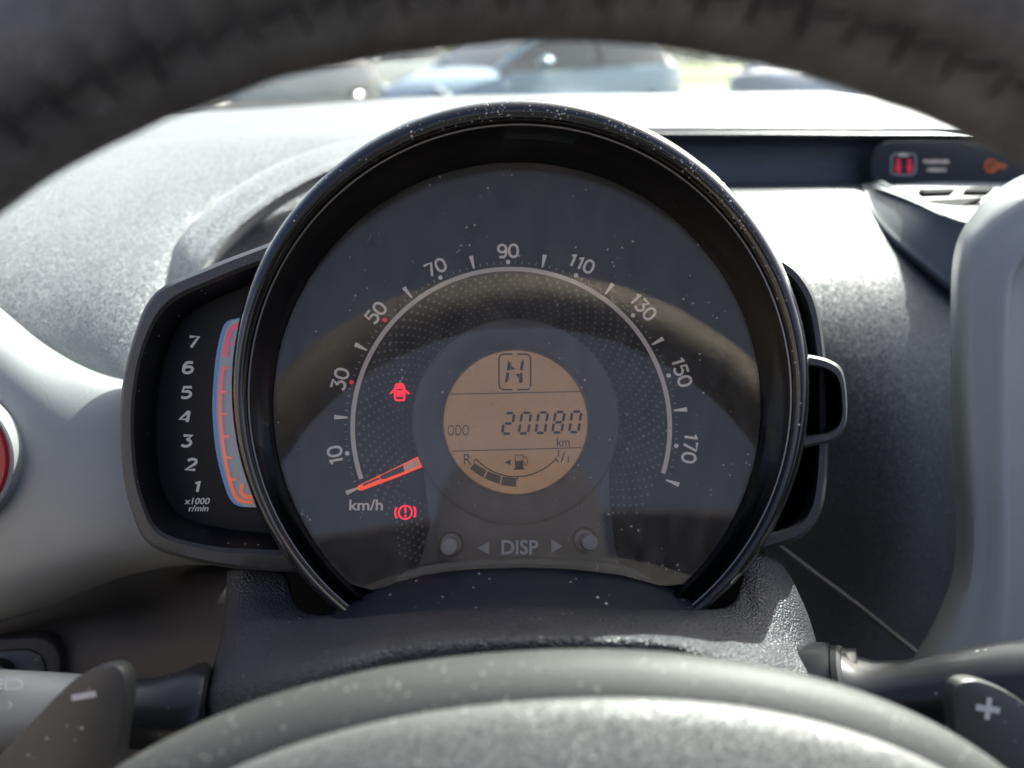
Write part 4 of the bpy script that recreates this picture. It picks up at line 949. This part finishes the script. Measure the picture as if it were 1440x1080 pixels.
def cushion(name, x0, x1, y0, y1, z0, z1, lean):
    rows = []
    for i in range(13):
        t = i / 12; z = z0 + (z1 - z0) * t; y = y0 - lean * t
        wd = (x1 - x0) / 2 * (1 - .18 * t ** 3) * (1 if 0 < i < 12 else .8)
        rows.append([Vector(((x0 + x1) / 2 + wd * math.copysign(abs(math.cos(q)) ** .5, math.cos(q)), y + (y1 - y0) / 2 * math.copysign(abs(math.sin(q)) ** .5, math.sin(q)), z)) for q in [2 * math.pi * k / 28 for k in range(28)]])
    V, F = grid(rows, closed_u=True); F.append(tuple(range(28))[::-1]); F.append(tuple(range(12 * 28, 13 * 28)))
    return obj(name, V, F, M['seat'], cb)
cushion('seat_back', -.25, .27, -.45, -.25, .62, 1.22, .15)
cushion('seat_headrest', -.12, .14, -.62, -.48, 1.26, 1.44, .02)
wbox('door_card', -.76, -.74, -1.6, .9, .45, 1.10, M['tan'], cb)
wbox('bezel_reflector', -.76, -.70, -1.0, -.15, 1.00, 1.50, M['tan'], cb)  # unseen tan pillar added for the glossy bezel to reflect
wbox('door_card', .98, 1.0, -1.4, .9, .45, 1.06, M['tan'], cb)
wbox('reflection_backdrop', -.74, .98, -1.7, -1.6, .4, 1.56, M['seat'], cb)  # unseen dark wall added so the lower lens reflects dark
wbox('cabin_floor', -.74, .98, -1.4, .6, .38, .40, M['black'], cb)

# ================================================================== outside: car park
def simple(name, verts, faces, m, kind): o = obj(name, verts, faces, m, None, smooth=False); o['kind'] = kind; return o
asph = mat('asphalt', (.06, .06, .062), .85, var=.25, varscale=3, coords='Object')
gr = mat('grass', (.21, .23, .11), .9, var=.5, varscale=1.2)
simple('ground', [(-600, -600, -.01), (600, -600, -.01), (600, 900, -.01), (-600, 900, -.01)], [(0, 1, 2, 3)], asph, 'structure')
simple('grass_verge', [(-80, 13.5, .10), (80, 13.5, .10), (80, 60, .35), (-80, 60, .35), (-80, 13.5, -.02), (80, 13.5, -.02)], [(0, 1, 2, 3), (4, 5, 1, 0)], gr, 'structure')
kb_ = mat('kerb_stone', (.38, .37, .35), .8, var=.2, varscale=5)
simple('kerb', [(-80, 13.3, -.02), (80, 13.3, -.02), (80, 13.3, .12), (-80, 13.3, .12), (80, 13.5, .12), (-80, 13.5, .12)], [(0, 1, 2, 3), (3, 2, 4, 5)], kb_, 'structure')
# hedge and trees behind the verge
leafm = mat('leaves', (.055, .095, .03), .6, var=.5, varscale=2.5)
def leafball(cs, n, s, seed):
    rnd = random.Random(seed); parts = []
    for k in range(n):
        c, r_ = cs[rnd.randrange(len(cs))]
        d = Vector((rnd.gauss(0, 1), rnd.gauss(0, 1), rnd.gauss(0, 1))).normalized() * (r_ * rnd.random() ** .4)
        p = Vector(c) + Vector((d.x, d.y, d.z * .8)); u_ = Vector((rnd.gauss(0, 1), rnd.gauss(0, 1), rnd.gauss(0, .7))).normalized(); v_ = u_.orthogonal().normalized()
        e = s * rnd.uniform(.6, 1.3)
        parts.append(([p - u_ * e, p - v_ * e * .5, p + u_ * e, p + v_ * e * .5], [(0, 1, 2, 3)]))
    return merge(parts)
for i, (x, y, h_, lb) in enumerate(((-9, 30, 6.5, 'broad green tree on the verge at the far left beyond the parked cars'), (1.0, 38, 8, 'tall green tree behind the light blue car'), (11, 34, 7, 'round green tree behind the white car at the right'))):
    t = thing('leafy_tree', lb, 'tree', (x, y, .2), 'trees on the grass beyond the car park')
    L_ = Vector((x, y, .2)); rows = []
    for k in range(7):
        z = h_ * .5 * k / 6; r_ = .22 * (1 - .09 * k); rows.append([L_ + Vector((r_ * math.cos(q) + .05 * k * math.sin(i), r_ * math.sin(q), z)) for q in [2 * math.pi * m_ / 10 for m_ in range(10)]])
    obj('trunk', *grid(rows, closed_u=True), mat('bark', (.10, .075, .05), .9), t)
    rnd = random.Random(i); cs = [(L_ + Vector((rnd.gauss(0, 1.1), rnd.gauss(0, 1.1), h_ * (.40 + .45 * rnd.random()))), rnd.uniform(.8, 1.5)) for _ in range(14)]
    obj('crown', *leafball(cs, 3800, .16, i), leafm, t, smooth=False)
hd = thing('hedge', 'long clipped green hedge beyond the grass across the car park', 'hedge', (4, 42, .2))
rnd = random.Random(5); cs = [(Vector((-26 + 60 * k / 70, 42 + rnd.gauss(0, .2), .6 + .7 * rnd.random())), 1.1) for k in range(71)]
obj('foliage', *leafball(cs, 15000, .13, 9), leafm, hd, smooth=False)

def make_car(name, label, loc, heading, paint, L_=4.0, W_=1.72, H_=1.48, van=False):
    t = thing(name, label, 'car', loc, 'cars parked beyond the windscreen')
    rz = Matrix.Rotation(R(heading), 3, 'Z'); o0 = Vector(loc)
    def T(x, y, z): return o0 + rz @ Vector((x, y, z))         # x forward, y left
    pm = mat('car_paint', paint, .28, metal=.3, spec=.5, coat=1.0, var=.03)
    gm = M.setdefault('carglass', mat('car_glass', (.03, .04, .04), .05, spec=.8, coat=.5))
    ch = M.setdefault('chrome', mat('chrome', (.8, .8, .8), .12, metal=1))
    ty = M.setdefault('tyre', mat('tyre', (.02, .02, .02), .8)); lmp = M.setdefault('lamp', mat('headlamp_glass', (.75, .78, .8), .08, metal=.3, coat=1))
    pl = M.setdefault('plate', mat('number_plate', (.75, .75, .70), .5))
    # body stations: x, half width, sill z, beltline z
    st_ = [(-.50, .74, .34, .72), (-.49, .86, .24, .86), (-.46, .93, .20, .95), (-.36, .98, .18, .97), (-.15, 1, .18, .95), (.08, 1, .18, .93), (.22, .99, .18, .92), (.34, .96, .18, .86), (.43, .90, .19, .76), (.48, .80, .22, .66), (.50, .66, .28, .56)]
    rows = []
    for fx, fw, z0, z1 in st_:
        hw = W_ / 2 * fw; k = H_ / 1.48
        sec = [(-hw * .8, z0), (-hw * .97, z0 + .06), (-hw, z0 + .22), (-hw * .995, (z0 + z1) / 2 + .06), (-hw * .95, z1 - .05), (-hw * .82, z1 + .005), (-hw * .45, z1 + .03), (0, z1 + .04)]
        sec = sec + [(-a, b) for a, b in sec[-2::-1]]
        rows.append([T(fx * L_, a, b * k) for a, b in sec])
    V, F = grid(rows); n_ = len(rows[0]); F.append(tuple(range(n_))); F.append(tuple(range(len(rows) * n_ - n_, len(rows) * n_))[::-1])
    body = obj('body', V, F, pm, t, sharp=35)
    # greenhouse glass and roof
    gh = [(-.47, .70, .92, .94), (-.40, .76, .93, 1.30), (-.30, .78, .94, 1.44), (-.10, .79, .94, 1.48), (.06, .78, .92, 1.44), (.14, .76, .90, 1.34), (.29, .72, .86, .89)]
    rows = []
    for fx, fw, z0, z1 in gh:
        hw = W_ / 2; rows.append([T(fx * L_, -hw * .92, z0 * H_ / 1.48), T(fx * L_, -hw * (fw + .06 * (1.5 - z1)), (z0 * .35 + z1 * .65 - .02) * H_ / 1.48), T(fx * L_, -hw * fw * .93, (z1 - .03) * H_ / 1.48), T(fx * L_, 0, z1 * H_ / 1.48), T(fx * L_, hw * fw * .93, (z1 - .03) * H_ / 1.48), T(fx * L_, hw * (fw + .06 * (1.5 - z1)), (z0 * .35 + z1 * .65 - .02) * H_ / 1.48), T(fx * L_, hw * .92, z0 * H_ / 1.48)])
    obj('windows', *grid(rows), gm, t, sharp=30)
    rr_ = [[Vector(p) + Vector((0, 0, .012)) for p in r[2:5]] for r in rows[2:5]]
    ro = obj('roof', *grid(rr_), pm, t); s_ = ro.modifiers.new('thickness', 'SOLIDIFY'); s_.thickness = .02
    def bar(name, a, b, r_, m):
        a, b = Vector(a), Vector(b); ax = (b - a).normalized(); u_ = ax.orthogonal().normalized(); v_ = ax.cross(u_)
        return obj(name, *grid([[p + (u_ * math.cos(q) + v_ * math.sin(q)) * r_ for q in [2 * math.pi * k / 8 for k in range(8)]] for p in (a, b)], closed_u=True), m, t)
    for s2 in (-1, 1):
        i0 = 2 if s2 < 0 else 4
        bar('pillar', rows[6][i0 - 1 if s2 < 0 else i0 + 1], rows[4][i0], .045, pm)
        bar('pillar', rows[3][0 if s2 < 0 else 6], rows[3][i0], .035, ty)
        bar('pillar', rows[0][i0], rows[2][i0], .06, pm)
        obj('headlight', *merge([grid([[T(L_ * .455 + .10 * math.cos(q) * c2, s2 * (W_ * .36 - .0) + .16 * math.sin(q) * c2, .66 + .07 * math.cos(q + .6) * c2 + zz) for q in [2 * math.pi * k / 16 for k in range(16)]] for c2, zz in ((1, 0), (.9, .04), (.5, .06), (.05, .065))], closed_u=True)]), lmp, t)
        mrr = T(L_ * .17, s2 * (W_ / 2 + .10), .98)
        obj('door_mirror', *grid([[mrr + rz @ Vector((dx, .10 * math.cos(q) * c2, .07 * math.sin(q) * c2)) for q in [2 * math.pi * k / 12 for k in range(12)]] for dx, c2 in ((-.05, .9), (0, 1), (.05, .8), (.08, .3))], closed_u=True), pm, t)
        for fx in (-.31, .32):
            c0 = T(fx * L_, s2 * (W_ / 2 - .02), .31); axn = rz @ Vector((0, s2, 0)); u_ = rz @ Vector((1, 0, 0)); v_ = Vector((0, 0, 1))
            prf = [(.20, -.12), (.30, -.12), (.315, -.08), (.315, -.01), (.30, .02), (.23, .025)]
            wl = obj('wheel', *grid([[c0 + axn * zz + (u_ * math.cos(q) + v_ * math.sin(q)) * r_ for r_, zz in prf] for q in [2 * math.pi * k / 28 for k in range(28)]], closed_v=True), ty, t)
            prf = [(.23, .02), (.21, .03), (.19, .0), (.06, .015), (.001, .03)]
            obj('rim', *grid([[c0 + axn * (zz + (.01 if (k % 4 < 2 and 0 < j < 4) else 0)) + (u_ * math.cos(q) + v_ * math.sin(q)) * r_ for j, (r_, zz) in enumerate(prf)] for k, q in enumerate([2 * math.pi * k / 20 for k in range(20)])], closed_v=True), ch, wl)
    fz = .36
    V = [T(L_ * .503, y_, z_) for y_, z_ in ((-.27, fz), (.27, fz), (.27, fz + .13), (-.27, fz + .13))] + [T(L_ * .508, y_, z_) for y_, z_ in ((-.27, fz), (.27, fz), (.27, fz + .13), (-.27, fz + .13))]
    obj('number_plate', V, [(4, 5, 6, 7), (0, 1, 5, 4), (1, 2, 6, 5), (2, 3, 7, 6), (3, 0, 4, 7)], pl, t, smooth=False)
    return t
make_car('parked_car', 'light blue hatchback parked across the car park, its bonnet towards the left', (.30, 10.6, 0), 218, (.26, .42, .52))
make_car('parked_car', 'dark grey parked car at the left edge of the car park view', (-3.6, 11.4, 0), 240, (.10, .12, .15))
make_car('parked_car', 'silver white parked car nearest the dashboard at the right', (4.45, 8.8, 0), 14, (.85, .86, .86), W_=1.78)
make_car('parked_car', 'white hatchback parked in the back row left of the light blue car', (-3.0, 17.5, 0), 230, (.8, .8, .8))
make_car('parked_car', 'small red parked car behind the dark grey one at the far left', (-5.9, 14.5, 0), 260, (.5, .02, .03))
# post box style bollard row and low brick building far left
bw = mat('render_wall', (.55, .50, .45), .8, var=.1, varscale=2)
bt = thing('low_building', 'low pale rendered building far behind the cars at the left', 'building', (-14, 34, 0))
wbox('wall', -24, -6, 34, 40, 0, 3.2, bw, bt); wbox('roof', -24.4, -5.6, 33.6, 40.4, 3.2, 3.5, mat('roof_felt', (.12, .11, .11), .8), bt)
for k in range(5):
    wbox('window', -22.5 + 3.4 * k, -20.7 + 3.4 * k, 33.95, 34.02, 1.0, 2.3, M['carglass'], bt)
